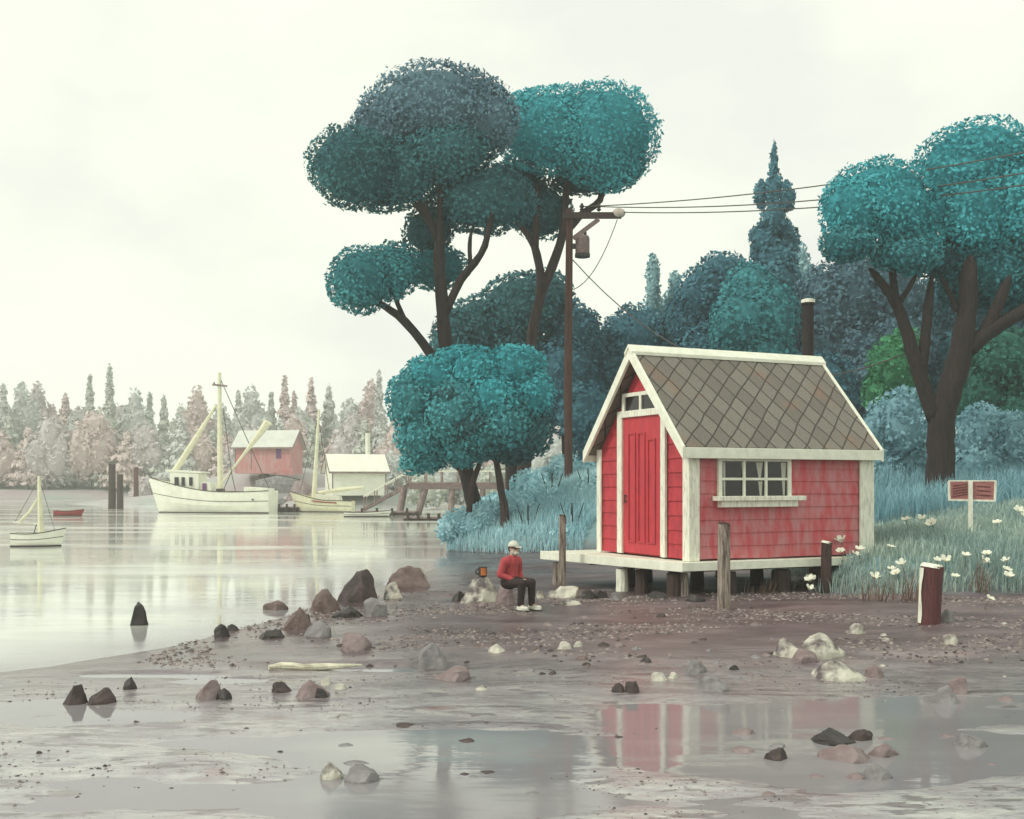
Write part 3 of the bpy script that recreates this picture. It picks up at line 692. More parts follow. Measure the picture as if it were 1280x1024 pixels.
# shrubs
def shrub(lab, Y, base, lobes, m_, name='shrub', size=.12, group=None, sh=0, dens=1.0):
    g = Vector((gx(base, Y), Y, 0)); g.z = ground_z(g.x, g.y)
    t = thing(name, lab, 'shrub', g, 0, group)
    crown_mesh('foliage', [lobe(a,b_,c,d,Y+random.uniform(-.3,.3)) for a,b_,c,d in lobes], m_, size, dens, t, g, shift=sh, amp=.12, tilt=.9)
    st = MB()
    for k in range(4):
        a = k*1.57; st.tube([(.1*math.cos(a),.1*math.sin(a),-.2),(.25*math.cos(a),.25*math.sin(a),.35),(.4*math.cos(a),.4*math.sin(a),.8)],[.03,.022,.012],6)
    st.build('stem', BARK, t)
    return t
BG = 'shrubs on the banks'
shrub('bright green shrub between the shed roof and the big right trunk', 47, 1115, [(1112,462,30,40),(1132,436,20,28),(1104,492,26,32),(1135,485,26,34)], GREEN, size=.13, group=BG)
shrub('dull green shrub right of the big right trunk', 46, 1250, [(1250,450,40,40),(1285,485,50,50),(1225,495,36,44),(1270,520,50,36)], TEAL_G, size=.14, group=BG)
shrub('blue grey shrub just right of the shed end wall', 42, 1120, [(1105,545,30,44),(1130,530,34,44),(1140,570,36,44),(1110,590,32,34)], BLUES, size=.13, group=BG)
shrub('blue grey shrub right of the big trunk foot', 41, 1235, [(1225,545,34,44),(1255,560,40,44),(1240,585,50,34)], BLUES, size=.13, group=BG)
shrub('blue grey shrub at the right picture edge', 40, 1300, [(1290,560,36,44),(1315,570,44,44)], BLUES, size=.13, group=BG)
for lab, Y, base, lobes in (
    ('light blue mound shrub on the left bank nearest the water', 40.5, 590, [(578,655,22,20),(600,650,26,24),(560,662,14,18)]),
    ('light blue shrub at the foot of the leaning tall tree', 41, 625, [(625,648,30,22),(645,638,26,24)]),
    ('light blue shrub between the two tall trunks', 44.5, 640, [(628,628,26,16),(610,634,18,14)]),
    ('light blue dome shrub below the utility pole', 41.5, 690, [(688,640,36,36),(672,658,34,26),(706,650,26,34)]),
    ('light blue shrub right of the pole against the shed gable', 41, 735, [(735,630,26,36),(748,655,26,32),(722,658,22,26)]),
    ('light blue low shrub along the mud edge left of the deck post', 39.0, 660, [(655,668,26,16),(635,672,20,12)]),
    ('light blue low shrub along the mud edge behind the deck end', 38.2, 715, [(712,672,28,16),(735,674,24,14)]),
    ('light blue rounded shrub half way up the bank left of the pole', 43.5, 665, [(665,612,28,24),(655,624,22,18)]),
    ('taller light blue shrub behind the pole foot', 47, 715, [(705,595,24,26),(735,600,28,28),(680,604,20,20)])):
    shrub(lab, Y, base, lobes, SKYB, size=.10, group=BG, sh=random.uniform(-.1,.15))

# ------------------------------------------------------------------ grasses (uncountable)
def grass(name, pts, hmin, hmax, wd, mat, lean=.5, drop=0):
    n = len(pts); z = terrain(pts[:,0], pts[:,1])[0]
    P = np.stack([pts[:,0], pts[:,1], z-.03], 1); h = rng.uniform(hmin, hmax, n)[:,None]
    th = rng.uniform(0, 6.28, n); dr = np.stack([np.cos(th), np.sin(th), np.zeros(n)], 1); sd = np.stack([-np.sin(th), np.cos(th), np.zeros(n)], 1)
    ln = rng.uniform(.1, lean, n)[:,None]; up = np.array([0,0,1.])
    a = P; m = P+up*h*.6+dr*h*ln*.3; t = P+up*h*(1-.35*ln)+dr*h*ln
    w_ = wd*rng.uniform(.6,1.4,n)[:,None]
    V = np.stack([a-sd*w_, a+sd*w_, m+sd*w_*.7, m-sd*w_*.7, t+sd*w_*.12, t-sd*w_*.12], 1).reshape(-1,3)
    i = np.arange(n)*6; Q = np.concatenate([np.stack([i,i+1,i+2,i+3],1), np.stack([i+3,i+2,i+4,i+5],1)])
    tn = np.clip(rng.normal(.5,.22,n)+.25*np.sin(pts[:,0]*1.3+pts[:,1]*.7), 0, 1)
    o = np_mesh(name, V, Q, mat, smooth=False, attr={'tint': ('FACE', np.concatenate([tn, tn]))})
    return tag(o, kind='stuff')
def sample(n, x0, x1, y0, y1, cond):
    X = rng.uniform(x0, x1, n); Y = rng.uniform(y0, y1, n); P = np.stack([X, Y], 1)
    return P[inside(P, BANK) & cond(X, Y)]
def shed_clear(X, Y):
    u = (X-C0.x)*.902+(Y-C0.y)*.432; v = -(X-C0.x)*.432+(Y-C0.y)*.902
    return (X > 5.7) & ~((u > -.5) & (u < L+.12) & (v > -.30) & (v < W+.3))
BLUEGR = leafmat('light_blue_grass', (0.32, 0.56, 0.63), (0.6, 0.82, 0.85), .3)
MEADOW = leafmat('grey_teal_grass', (0.26, 0.38, 0.37), (0.52, 0.62, 0.54), .3)
REED = leafmat('brown_dead_grass', (.13,.075,.06), (.34,.24,.19), .3)
tag(grass('bank_grass', sample(60000, -3, 5.5, 36, 56, lambda X, Y: X < 2+.35*(Y-36)), .15, .55, .014, BLUEGR), 'long light blue grass on the left bank', 'grass')
tag(grass('meadow_grass', sample(120000, 5, 22, 22.4, 44, lambda X, Y: shed_clear(X, Y) & (np.sqrt((Y-20)/22)*.4+rng.random(len(X)) < 1.1)), .12, .42, .013, MEADOW), 'grey teal meadow grass on the right bank', 'grass')
tag(grass('tall_grass', sample(26000, 9, 24, 31, 46, lambda X, Y: (X > 10+.05*(Y-30)) & (np.hypot(X-14.0, Y-36.3) > .8)), .45, 1.15, .018, leafmat('blue_tall_grass', (.15,.33,.40), (.36,.58,.64), .3)), 'tall blue grass under the big right tree', 'grass')

# ------------------------------------------------------------------ rocks
ROCKM = {
 'dark': mk('dark_basalt', (.10,.072,.068), .75, scale=3, col2=(.035,.028,.028), bump=.9, bscale=11),
 'black': mk('black_wet_rock', (.045,.036,.035), .5, scale=3, col2=(.018,.016,.016), bump=.9, bscale=11),
 'brown': mk('brown_rock', (.22,.165,.15), .8, scale=2.5, col2=(.10,.068,.062), bump=.9, bscale=11),
 'mauve': mk('mauve_rock', (.29,.235,.235), .8, scale=2.5, col2=(.17,.12,.12), bump=.9, bscale=11),
 'pale': mk('pale_rock', (.56,.54,.46), .8, scale=2.8, col2=(.11,.09,.095), bump=.9, bscale=11, fac=(.40,.56)),
 'white': mk('white_stone', (.68,.67,.56), .8, scale=4, col2=(.34,.31,.28), bump=.4, bscale=8),
 'grey': mk('grey_rock', (.30,.29,.29), .8, scale=2.5, col2=(.14,.13,.14), bump=.9, bscale=11)}
_rk = [0]
def rock(px, base, wpx, hpx, kind, label, name='rock', group=None, flat=1.0, z=None, Y=None, rot=None):
    g = hit(px, base) if Y is None else Vector((gx(px, Y), Y, z))
    k = g.y/F; rx = wpx*k/2; rz = hpx*k; _rk[0] += 1; s = _rk[0]
    rr = random.Random(s*13+5)
    bm = bmesh.new(); bmesh.ops.create_icosphere(bm, subdivisions=4 if wpx > 25 else 3, radius=1)
    planes = []
    for q in range(13):
        v = Vector((rr.uniform(-1,1), rr.uniform(-1,1), rr.uniform(-.2,1))).normalized(); planes.append((v, rr.uniform(.55,.88)))
    for v in bm.verts:
        c = v.co.copy()
        for p, dd in planes:                                  # facets
            e = c.dot(p)-dd
            if e > 0: c -= p*e*.92
        c *= 1+.09*noise.noise(c*1.7+Vector((s*3.1,0,0)))+.06*noise.noise(c*4.3+Vector((0,s*2.3,0)))+.035*noise.noise(c*10)
        v.co = c
    zs = [v.co.z for v in bm.verts]; xs_ = [v.co.x for v in bm.verts]
    sx = 2*rx/(max(xs_)-min(xs_)); zt = max(zs); cutz = -.04
    sz = rz/(zt-cutz)
    for v in bm.verts: v.co = Vector((v.co.x*sx, v.co.y*sx*rr.uniform(.98,1.0)*.85, (v.co.z-cutz)*sz))
    me = bpy.data.meshes.new(name); bm.to_mesh(me); bm.free(); me.materials.append(ROCKM[kind])
    me.polygons.foreach_set('use_smooth', [True]*len(me.polygons)); me.set_sharp_from_angle(angle=R(24))
    o = bpy.data.objects.new(name, me); COL.objects.link(o)
    o.location = g+Vector((0, rx*.5, -.01)); 
    return tag(o, label, 'rock' if wpx > 13 else 'stone', group)
SB = 'boulders on the muddy shore'
for a in (
 (446,752,54,40,'dark','largest dark boulder on the shoreline of the mud spit'),
 (507,735,64,27,'brown','broad brown boulder right of the largest dark boulder'),
 (524,722,20,13,'pale','small pale stone at the far tip of the boulder row'),
 (489,748,26,20,'pale','half white half dark rock against the right side of the largest boulder'),
 (407,765,42,28,'brown','brown sloping rock against the left side of the largest boulder'),
 (470,770,34,22,'grey','grey rock in front of the largest dark boulder'),
 (433,772,40,14,'black','low black rock slab at the foot of the largest boulder'),
 (370,787,40,28,'brown','striped brown rock standing at the water line left of the slab'),
 (381,783,16,16,'black','black stone leaning on the striped brown rock'),
 (343,763,31,12,'brown','low brown rock lying alone in the bay water'),
 (337,798,36,11,'black','flat black rock pair half out of the shore mud'),
 (397,796,34,20,'grey','pale grey dome rock in front of the striped brown rock'),
 (442,813,40,20,'mauve','mauve rock with pale left edge on the mud spit'),
 (540,836,46,32,'grey','grey white triangular rock in the middle of the mud'),
 (567,851,48,18,'mauve','low mauve rock touching the triangular rock'),
 (620,816,26,11,'white','small white rock on purple mud below the seated person'),
 (170,782,25,30,'black','tall black rock standing in the water far from shore'),
 (276,797,20,17,'black','dark rock of the shoreline pair, on the left'),
 (290,789,16,9,'black','smaller dark rock of the shoreline pair, on the right'),
 (161,862,18,16,'black','small sharp dark rock behind the left puddle'),
 (92,881,32,25,'dark','dark rock at the far left puddle edge'),
 (124,879,38,20,'dark','low dark rock right of the far left one'),
 (260,875,34,25,'mauve','mauve rock alone by the pale left puddle'),
 (279,875,22,15,'black','black stone leaning on the lone mauve rock'),
 (351,866,28,14,'dark','small dark rock left of the rounded mauve rock'),
 (385,874,46,24,'mauve','rounded mauve rock below the thin bright puddle'),
 (402,873,18,13,'black','black stone against the rounded mauve rock'),
 (424,862,16,8,'white','little white stone farthest right of the rounded mauve rock'),
 (406,857,14,10,'white','little white stone just behind the rounded mauve rock'),
 (988,822,46,24,'pale','left rounded rock of the pale cluster on the right mud'),
 (1028,824,62,30,'pale','largest rounded rock of the pale cluster on the right mud'),
 (1006,829,34,18,'mauve','mauve rock in the hollow at the front of the pale cluster'),
 (1050,851,76,24,'pale','pale block rock in front of the largest pale rock'),
 (1096,848,26,17,'mauve','small mauve rock at the end of the pale block rock'),
 (1072,793,26,14,'pale','pale pointed stone behind the largest pale rock'),
 (1185,778,20,17,'grey','grey stone beside the red brown piling stub'),
 (1188,806,22,14,'pale','pale stone on the mud below the red brown piling stub'),
 (1186,880,34,22,'grey','grey rock at the right in the bluish wet mud'),
 (1200,868,26,22,'mauve','mauve rock leaning behind the grey rock at the right'),
 (872,842,30,17,'grey','grey rock behind the foot reflection of the tall worn piling'),
 (892,864,40,18,'grey','low grey rock in front of the tall worn piling'),
 (825,851,22,11,'white','white stone on the mud below the shed deck'),
 (842,848,16,8,'white','smaller white stone beside the white stone below the shed deck'),
 (775,866,18,13,'dark','left dark stone of the round pair at the puddle edge'),
 (790,866,20,15,'dark','right dark stone of the round pair at the puddle edge'),
 (705,812,20,11,'white','white stone left of the black rubble below the deck'),
 (722,809,13,8,'white','tiny white stone beside the black rubble below the deck'),
 (601,863,22,7,'pale','small pale flat stone in the middle puddle'),
 (972,951,30,16,'dark','dark rounded stone in the right reflecting puddle'),
 (1040,930,60,17,'black','long black stone of the cluster in the right foreground'),
 (1078,926,34,15,'dark','dark stone right of the long black one in the right foreground'),
 (1062,952,70,20,'mauve','broad mauve stone of the cluster in the right foreground'),
 (1108,946,42,17,'mauve','mauve stone at the right end of the foreground cluster'),
 (1100,975,40,17,'grey','grey stone at the front of the right foreground cluster'),
 (1215,935,44,17,'grey','low grey stone at the right foreground edge'),
 (414,974,30,22,'pale','pale rock with grey companion at the bottom left puddle'),
 (452,978,44,20,'grey','grey rock beside the pale one at the bottom left puddle'),
 ):
    rock(*a, group=SB)
# rubble under the deck
for i, a in enumerate(((706,748,40,15,'white','white rock at the deck left corner under the edge'),(735,749,20,13,'black','black rock next to the white one under the deck'),
    (752,748,18,11,'black','black rock in the middle of the rubble under the deck'),(690,747,14,9,'pale','small pale rock left of the mooring post'),(822,748,24,9,'black','black rock between the piles under the gable'),
    (868,752,30,10,'black','black rock right of the front piles under the deck'),(770,750,14,10,'grey','grey stone by the white front pile'),(715,757,26,8,'pale','flat pale stone in front of the mooring post'))):
    rock(*a, group='rubble under the deck')
# small stones strewn over the flats, told apart by the ground they lie on
def strew(n, x0, x1, y0, y1, kinds, label, group, wmin=6, wmax=16, asp=(.25,.45)):
    for k in range(n):
        px, py = random.uniform(x0, x1), random.uniform(y0, y1); wd = random.uniform(wmin, wmax)*(.5+(py-700)/400)
        g = hit(px, py); 
        rock(px, py, wd, wd*random.uniform(*asp), random.choice(kinds), label, name='stone', group=group)
strew(54, 640, 980, 770, 850, ('dark','mauve','brown','black','grey'), 'small rubble stone in the dark mud between deck and reflecting puddle', 'rubble below the deck', 8, 22)
strew(22, 420, 720, 780, 835, ('dark','mauve','brown'), 'small dark stone on the mauve mud below the seated person', 'stones below the person', 6, 14)
strew(30, 20, 400, 885, 1000, ('black','dark','mauve'), 'small dark pebble on the pale mud at bottom left', 'pebbles bottom left', 4, 9)
strew(16, 930, 1270, 860, 1010, ('grey','mauve','dark'), 'flat greyish stone on the pale mud at bottom right', 'flat stones bottom right', 8, 30, (.14,.28))
strew(12, 420, 800, 880, 1010, ('grey','mauve','dark'), 'flat greyish stone in the wet bottom centre mud', 'flat stones bottom centre', 8, 34, (.12,.25))
strew(16, 960, 1270, 770, 850, ('mauve','pale','brown'), 'small stone on the mud below the flowery bank', 'stones below the flowery bank', 6, 15)

# fine gravel lying all over the flats
def gravel(name, n, mat, y0, y1, x0, x1, s0, s1, cond):
    X = rng.uniform(x0, x1, n); Y = rng.uniform(y0, y1, n)
    k = cond(X, Y); X = X[k]; Y = Y[k]; z = terrain(X, Y)[0]; k = z > -.01; X, Y, z = X[k], Y[k], z[k]; n = len(X)
    o6 = np.array([(1,0,0),(0,1,0),(-1,0,0),(0,-1,0),(0,0,1),(0,0,-1)], float); tri = np.array([(0,1,4),(1,2,4),(2,3,4),(3,0,4),(1,0,5),(2,1,5),(3,2,5),(0,3,5)])
    s = rng.uniform(s0, s1, n)*rng.uniform(.6, 1.8, n); th = rng.uniform(0, 6.28, n)
    sc = np.stack([s, s*rng.uniform(.5,1,n), s*rng.uniform(.3,.6,n)], 1)
    v = o6[None]*sc[:,None]*rng.uniform(.7,1.3,(n,6,1)); c_, s_ = np.cos(th)[:,None], np.sin(th)[:,None]
    v = np.stack([v[...,0]*c_-v[...,1]*s_, v[...,0]*s_+v[...,1]*c_, v[...,2]], -1)+np.stack([X,Y,z],1)[:,None]
    f = (np.arange(n)*6)[:,None,None]+tri[None]
    return tag(np_mesh(name, v.reshape(-1,3), f.reshape(-1,3), mat, smooth=False, k=3, attr={'tint': ('FACE', np.repeat(rng.random(n), 8))}), kind='stuff')
GRAVEL = leafmat('mixed_gravel', (.045,.035,.036), (.34,.29,.27), 0)
clus = lambda X, Y, t: fbm(X*.8, Y*1.3, 1.1, 21)+rng.normal(0, .25, len(X)) > t
tag(gravel('gravel', 26000, GRAVEL, 14.5, 24, -5, 13, .012, .035, lambda X, Y: clus(X, Y, .15)), 'fine mixed gravel on the dark mud')
tag(gravel('shingle', 9000, GRAVEL, 7.5, 14.5, -7, 7, .006, .018, lambda X, Y: clus(X, Y, .3)), 'fine shingle on the pale foreground mud')

# ------------------------------------------------------------------ flowers and dead grass on the right bank
PETAL = mk('white_petals', (.85,.86,.72), .7, scale=8, bump=.05); PETAL_Y = mk('flower_heart', (.42,.36,.10), .8, bump=0)
STEM = mk('dark_stem', (.07,.11,.09), .8, bump=0)
def make_flower(n=5, up=.5):
    t = thing('white_flower', '', 'flower')
    b = MB(); b.tube([(0,0,-.1),(.02,0,.25),(.0,.01,.5)], [.010,.009,.007], 5); b.build('stem', STEM, t)
    pb = MB()
    for k in range(n):
        a = 2*math.pi*k/n+.3; ca, sa = math.cos(a), math.sin(a); q = []
        for rr_, ww, zz in ((.01,.015,.0),(.05,.05,.02+.05*up),(.10,.055,.04+.09*up),(.135,.02,.05+.10*up)):
            q += [Vector((ca*rr_-sa*ww, sa*rr_+ca*ww, .5+zz)), Vector((ca*rr_+sa*ww, sa*rr_-ca*ww, .5+zz))]
        pb.add(q+[v-Vector((0,0,.008)) for v in q], [(0,1,3,2),(2,3,5,4),(4,5,7,6),(9,8,10,11),(11,10,12,13),(13,12,14,15),(0,2,10,8),(1,9,11,3),(2,4,12,10),(3,11,13,5),(4,6,14,12),(5,13,15,7),(6,7,15,14),(0,8,9,1)])
    pb.build('petals', PETAL, t, smooth=False); MB().ball((0,0,.515), .025, 8, 6).build('flower_heart', PETAL_Y, t)
    return t
fp = [make_flower(5,.5), make_flower(4,.9), make_flower(6,.25)]
used = [False]*3
FL = [(1136,652,'beside the shed end, leftmost of the far row'),(1152,646,'second of the far row below the green shrub'),(1172,653,'in the far row just left of the sign post'),(1268,635,'nearest the right edge, tallest behind the sign'),(1277,645,'at the right edge beside the tallest one'),(1249,652,'right of the sign post, lone in the grass'),
 (1052,672,'above the short dark post, topmost of that clump'),(1058,679,'in the clump at the shed corner, second from top'),(1053,686,'lowest left in the clump at the shed corner'),(1073,687,'lowest right in the clump against the corner board'),(1062,692,'in front of the corner clump over the edge board'),
 (1108,683,'alone just right of the shed corner'),(1116,711,'left of the red brown stub, lower of three'),(1132,703,'left of the red brown stub, highest of three'),(1127,714,'left of the red brown stub, nearest to it'),(1204,693,'right of the stub with the widest head'),(1214,699,'touching the widest head, on its right'),(1235,691,'highest right of the stub under the sign'),
 (1170,698,'peeping over the top of the red brown stub'),(1180,700,'over the right shoulder of the red brown stub'),(1249,712,'at the right in a pair, left bloom'),(1256,719,'at the right in a pair, right bloom'),(1090,723,'low at the mud edge below the shed corner'),(1013,722,'left of the short dark post, upper bloom'),(1021,726,'left of the short dark post, right bloom'),(1006,733,'left of the short dark post, lowest bloom'),(1192,719,'right of the stub near its foot'),(1225,745,'lowest right on the mud edge'),(1262,700,'far right between the pair and the edge')]
for i, (px, py, lab) in enumerate(FL):
    k = i % 3
    f = fp[k] if not used[k] else copy_tree(fp[k]); used[k] = True
    g = hit(px, py+16); s = max(.5, min(1.1, g.y/30))*random.uniform(.85,1.15); f.scale = (s,s,s)
    hz_ = gz(py, g.y)-.52*s; f.location = (g.x, g.y, max(g.z-.12, min(hz_, g.z+.08)))
    f.rotation_euler = (random.uniform(.25,.7), random.uniform(-.25,.25), random.uniform(-.8,.8))
    tag(f, 'white flower '+lab, 'flower', 'white flowers on the right bank')
def tuft(px, py, hpx, wpx, mat, label, n=40, group='dead grass tufts'):
    g = hit(px, py); k = g.y/F; b = []
    P = np.stack([g.x+rng.normal(0, wpx*k*.3, n), g.y+rng.normal(.1, .12, n)], 1)
    z = np.maximum(terrain(P[:,0], P[:,1])[0], 0)-.03
    h = rng.uniform(.5,1.1,n)*hpx*k; th = rng.uniform(0,6.28,n); ln = rng.uniform(.1,.55,n)*h
    A = np.stack([P[:,0], P[:,1], z], 1); T = A+np.stack([np.cos(th)*ln+.15*h, np.sin(th)*ln, h], 1); sd = np.stack([-np.sin(th), np.cos(th), 0*th], 1)*.010
    V = np.stack([A-sd, A+sd, T+sd*.15, T-sd*.15], 1).reshape(-1,3)-np.array(g)
    o = np_mesh('grass_tuft', V, np.arange(4*n).reshape(-1,4), mat, loc=g, smooth=False, attr={'tint': ('FACE', rng.random(n))})
    return tag(o, label, 'grass tuft', group)
tuft(1098,752,34,44,REED,'brown dead grass tuft on the mud edge left of the red stub')
tuft(1140,752,46,30,REED,'tallest brown dead grass tuft against the red brown stub')
tuft(1226,742,40,22,REED,'brown dead grass tuft right of the red brown stub')
tuft(1000,738,30,50,REED,'dark dead grass tuft under the right end of the shed')
tuft(1040,735,22,40,MEADOW,'grey green grass tuft at the foot of the short dark post')
tuft(1065,742,26,50,MEADOW,'grey green grass tuft left of the low mud edge flower')
tuft(1265,738,36,40,MEADOW,'grey green grass tuft at the right edge of the bank')
tuft(955,742,20,44,REED,'dark dead grass tuft under the middle of the shed')

# thin pale pole, added in place of a bright puddle glint on the mud
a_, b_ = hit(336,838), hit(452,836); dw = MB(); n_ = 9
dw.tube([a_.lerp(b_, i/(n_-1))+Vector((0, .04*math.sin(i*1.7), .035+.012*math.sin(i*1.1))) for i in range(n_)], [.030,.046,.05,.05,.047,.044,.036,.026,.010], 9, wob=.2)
tag(dw.build('puddle_glint_pole', mk('puddle_glint_cream', (.78,.76,.60), .8, scale=5, col2=(.50,.46,.36), stretch=(.6,4,4), bump=.4), org=a_), 'long thin pale pole added as a puddle glint on the mud left of centre', 'puddle glint')
# ------------------------------------------------------------------ sign board
sg = hit(1213,668); k = sg.y/F
SIGNM = mk('pink_brown_board', (.46,.20,.185), .8, scale=4, col2=(.30,.11,.105), stretch=(1,1,5), bump=.3)
sign = thing('sign_board', 'small red brown sign board in a pale frame on a post in the meadow', 'sign', sg, R(-8))
def sz(py): return (HZ+(CH-sg.z)/k-py)*k
MB().box((-.045,-.04,-.4),(.045,.04,sz(601))).build('sign_post', WEATH, sign, bevel=.006)
x0, x1, z0, z1 = -24*k, 29*k, sz(625), sz(602)
MB().prism([(x0,0,z0+.02),(x1,0,z0),(x1+.02,0,z1),(x0-.01,0,z1)], (0,.045,0), (0,.075,0)).build('sign_panel', SIGNM, sign)
fr = MB(); fr.bar((x0-.03,.06,z1+.015),(x1+.05,.06,z1+.015),.05,.030); fr.bar((x0-.03,.06,z0-.0),(x1+.03,.06,z0-.02),.05,.045); fr.bar((x0-.01,.058,z0),(x0-.02,.058,z1),.05,.05,(0,1,0)); fr.bar((x1+.01,.058,z0),(x1+.03,.058,z1),.05,.05,(0,1,0))
fr.build('sign_frame', WEATH, sign)
for i in range(5): MB().bar((x0+.06,.038,z0+.08+.06*i),(x0+.40,.038,z0+.13+.06*i),.012,.018).build('scratch_mark', RUST, sign)
for i in range(3): MB().bar((x0+.60,.038,z0+.12+.10*i),(x1-.08,.038,z0+.10+.10*i),.012,.016).build('scratch_mark', RUST, sign)

# ------------------------------------------------------------------ utility pole and its wires
YP = 44; kp = YP/F; g = Vector((gx(711,YP), YP, 0)); g.z = ground_z(g.x, g.y)
up = thing('utility_pole', 'thin brown utility pole with one side arm and a mauve transformer', 'utility pole', g)
def q(px, py, d=0): v = at(px, py, YP); return (v.x-g.x, d, v.z-g.z)
MB().tube([(0,0,-.5),q(710,480),q(712,262)], [.17,.16,.135], 10, wob=.06).build('shaft', POLE, up)
a0, a1 = q(704,271,-.2), q(776,271,-.2); MB().bar(a0, a1, .13, .24).build('cross_arm', PILE, up)
MB().bar(q(716,300,-.24), q(748,276,-.24), .07, .17).build('arm_brace', GREY, up)
def insul(px, py): 
    c = q(px, py, -.2); MB().lathe([(.04,-.12),(.10,-.05),(.05,.0),(.11,.06),(.06,.14),(.03,.2)], 10, c).build('insulator', IRON, up)
insul(727,262); insul(748,262)
c = q(773,268,-.2); MB().ball(c, (.26,.13,.2), 10, 8).build('end_insulator', mk('pale_insulator',(.6,.52,.45),.5), up)
c = q(728,321,-.05); tr = MB().lathe([(.24,0),(.28,.05),(.28,.72),(.24,.80),(.10,.84)], 16, c).build('transformer', GREY, up, smooth=False)
MB().lathe([(.30,-.03),(.30,.10)], 16, c).build('base_ring', IRON, tr); MB().box((c[0]-.42,c[1]-.06,c[2]+.3),(c[0]-.22,c[1]+.06,c[2]+.5)).build('bracket', IRON, tr)
MB().lathe([(.05,.80),(.07,.9),(.04,1.05)], 8, (c[0]+.1,c[1],c[2])).build('bushing', IRON, tr)
def sagwire(p, q_, sag, r=.022, n=20):
    p, q_ = Vector(p), Vector(q_); return [p.lerp(q_, t)-Vector((0,0,4*sag*t*(1-t))) for t in np.linspace(0,1,n)], r
def wire(p, q_, sag, label, r=.022):
    pts, r = sagwire(p, q_, sag, r); b = MB().tube(pts, r, 5)
    return tag(b.build('overhead_wire', ROPE, org=Vector(p)), label, 'wire', 'wires from the utility pole')
ins = lambda px, py: at(px, py, YP)+Vector((0,-.2,0))
wire(ins(727,260), at(1345,178,34), .35, 'topmost of the three wires running right from the pole')
wire(ins(748,260), at(1345,205,34), .45, 'middle of the three wires running right from the pole')
wire(ins(776,267), at(1345,222,34), .35, 'lowest of the three wires running right from the pole arm end')
wire(at(716,325,YP), at(1156,430,37.5), 2.6, 'slack wire drooping from the pole to the big right tree')
b = MB().tube(sagwire(ins(771,276), at(716,362,YP), .55)[0], .018, 5); b.build('guy_wire', ROPE, up, org=g)
b = MB().tube(sagwire(ins(742,278), Vector(c)+g+Vector((.1,0,1.03)), .1)[0], .018, 5); b.build('drop_wire', ROPE, up, org=g)

# ------------------------------------------------------------------ boats
def hull_pts(t, L, B, hb, hm, hs, rake, stern_w=.72):
    if t < .45: f = stern_w+(1-stern_w)*math.sin(t/.45*math.pi/2)
    else: f = max(.015, math.cos((t-.45)/.55*math.pi/2)**.75)
    z = hm+((hb-hm)*((t-.35)/.65)**2 if t > .35 else (hs-hm)*((.35-t)/.35)**2)
    x = -L/2+L*t
    return x, B/2*f, z
def make_hull(parent, L, B, hb, hm, hs, rake, mat, draft=.3, n=26, stern_w=.72, lines=True, trim=INK, deckmat=None, bul=.18, linew=.022):
    b = MB(); rows = []
    for i in range(n):
        t = i/(n-1); x, w_, z = hull_pts(t, L, B, hb, hm, hs, rake, stern_w)
        prof = []
        for u, v in ((0.02,-1),(.62,-.75),(.86,-.2),(.95,.35),(1,1.0)):
            zz = z*v if v > 0 else draft*v
            xx = x+rake*max(0,(t-.6)/.4)**2*(zz/max(hb,.01))
            prof.append((xx, w_*u*(1 if v > 0 else (1-.3*t)), zz))
        inner = [(prof[-1][0], max(prof[-1][1]-.06, .004), z), (prof[-1][0], max(prof[-1][1]-.06, .004), z-bul)]
        half = prof+inner
        rows.append([(p[0], -p[1], p[2]) for p in reversed(half)]+half)
    m = len(rows[0]); vs = [p for r in rows for p in r]; fs = []
    for i in range(n-1):
        for k in range(m-1): fs.append((i*m+k, i*m+k+1, (i+1)*m+k+1, (i+1)*m+k))
        fs.append((i*m+m-1, i*m, (i+1)*m, (i+1)*m+m-1))          # deck / floor
    fs.append(tuple(range(m))); fs.append(tuple((n-1)*m+k for k in range(m)))
    b.add(vs, fs); h = b.build('hull', mat, parent, smooth=False)
    if lines:
        for lvl, nm, r in ((1.0,'rail',linew*1.3),(.55,'rubbing_strake',linew*.8)):
            for sgn in (-1, 1):
                pts = []
                for i in range(n):
                    t = i/(n-1); x, w_, z = hull_pts(t, L, B, hb, hm, hs, rake, stern_w)
                    zz = z*lvl; ww = w_*(1 if lvl == 1 else .968); pts.append((x+rake*max(0,(t-.6)/.4)**2*(zz/hb), sgn*(ww+.005), zz))
                MB().tube(pts, r, 5).build(nm, trim, h)
        bs = MB()
        for sgn in (-1, 1):
            pts = []
            for i in range(n):
                t = i/(n-1); x, w_, z = hull_pts(t, L, B, hb, hm, hs, rake, stern_w); pts.append((x, sgn*(w_*(.885 if t<.96 else .9)+.012), .03))
            bs.tube(pts, linew*2.4, 5)
        bs.build('waterline_stripe', INK, h)
    return h
# the white fishing boat, bow to the left
YF_ = 93; kf = YF_/F
fb = thing('fishing_boat', 'white wooden fishing boat with tall mast, slanting cream poles and forward wheelhouse', 'boat', (gx(270,YF_), YF_, 0), R(180-7))
LB = 148*kf
make_hull(fb, LB, 3.0, 2.95, 1.75, 1.85, .9, HULL, .5, linew=.03, stern_w=.8, bul=.35)
def fx(px): return -(px-270)*kf            # local x of a picture column (bow is +x)
def fz(py): return CH-(py-HZ)*kf
b = MB().prism([(fx(217),-.9,1.5),(fx(252),-.9,1.5),(fx(253),-.8,3.25),(fx(215),-.8,3.4)], (0,0,0), (0,1.7,0)); wh = b.build('wheelhouse', HULL, fb)
MB().prism([(fx(210),-1.05,3.42),(fx(256),-1.05,3.27),(fx(256),-1.05,3.40),(fx(210),-1.05,3.60)], (0,0,0), (0,2.0,0)).build('cabin_roof', WEATH, wh)
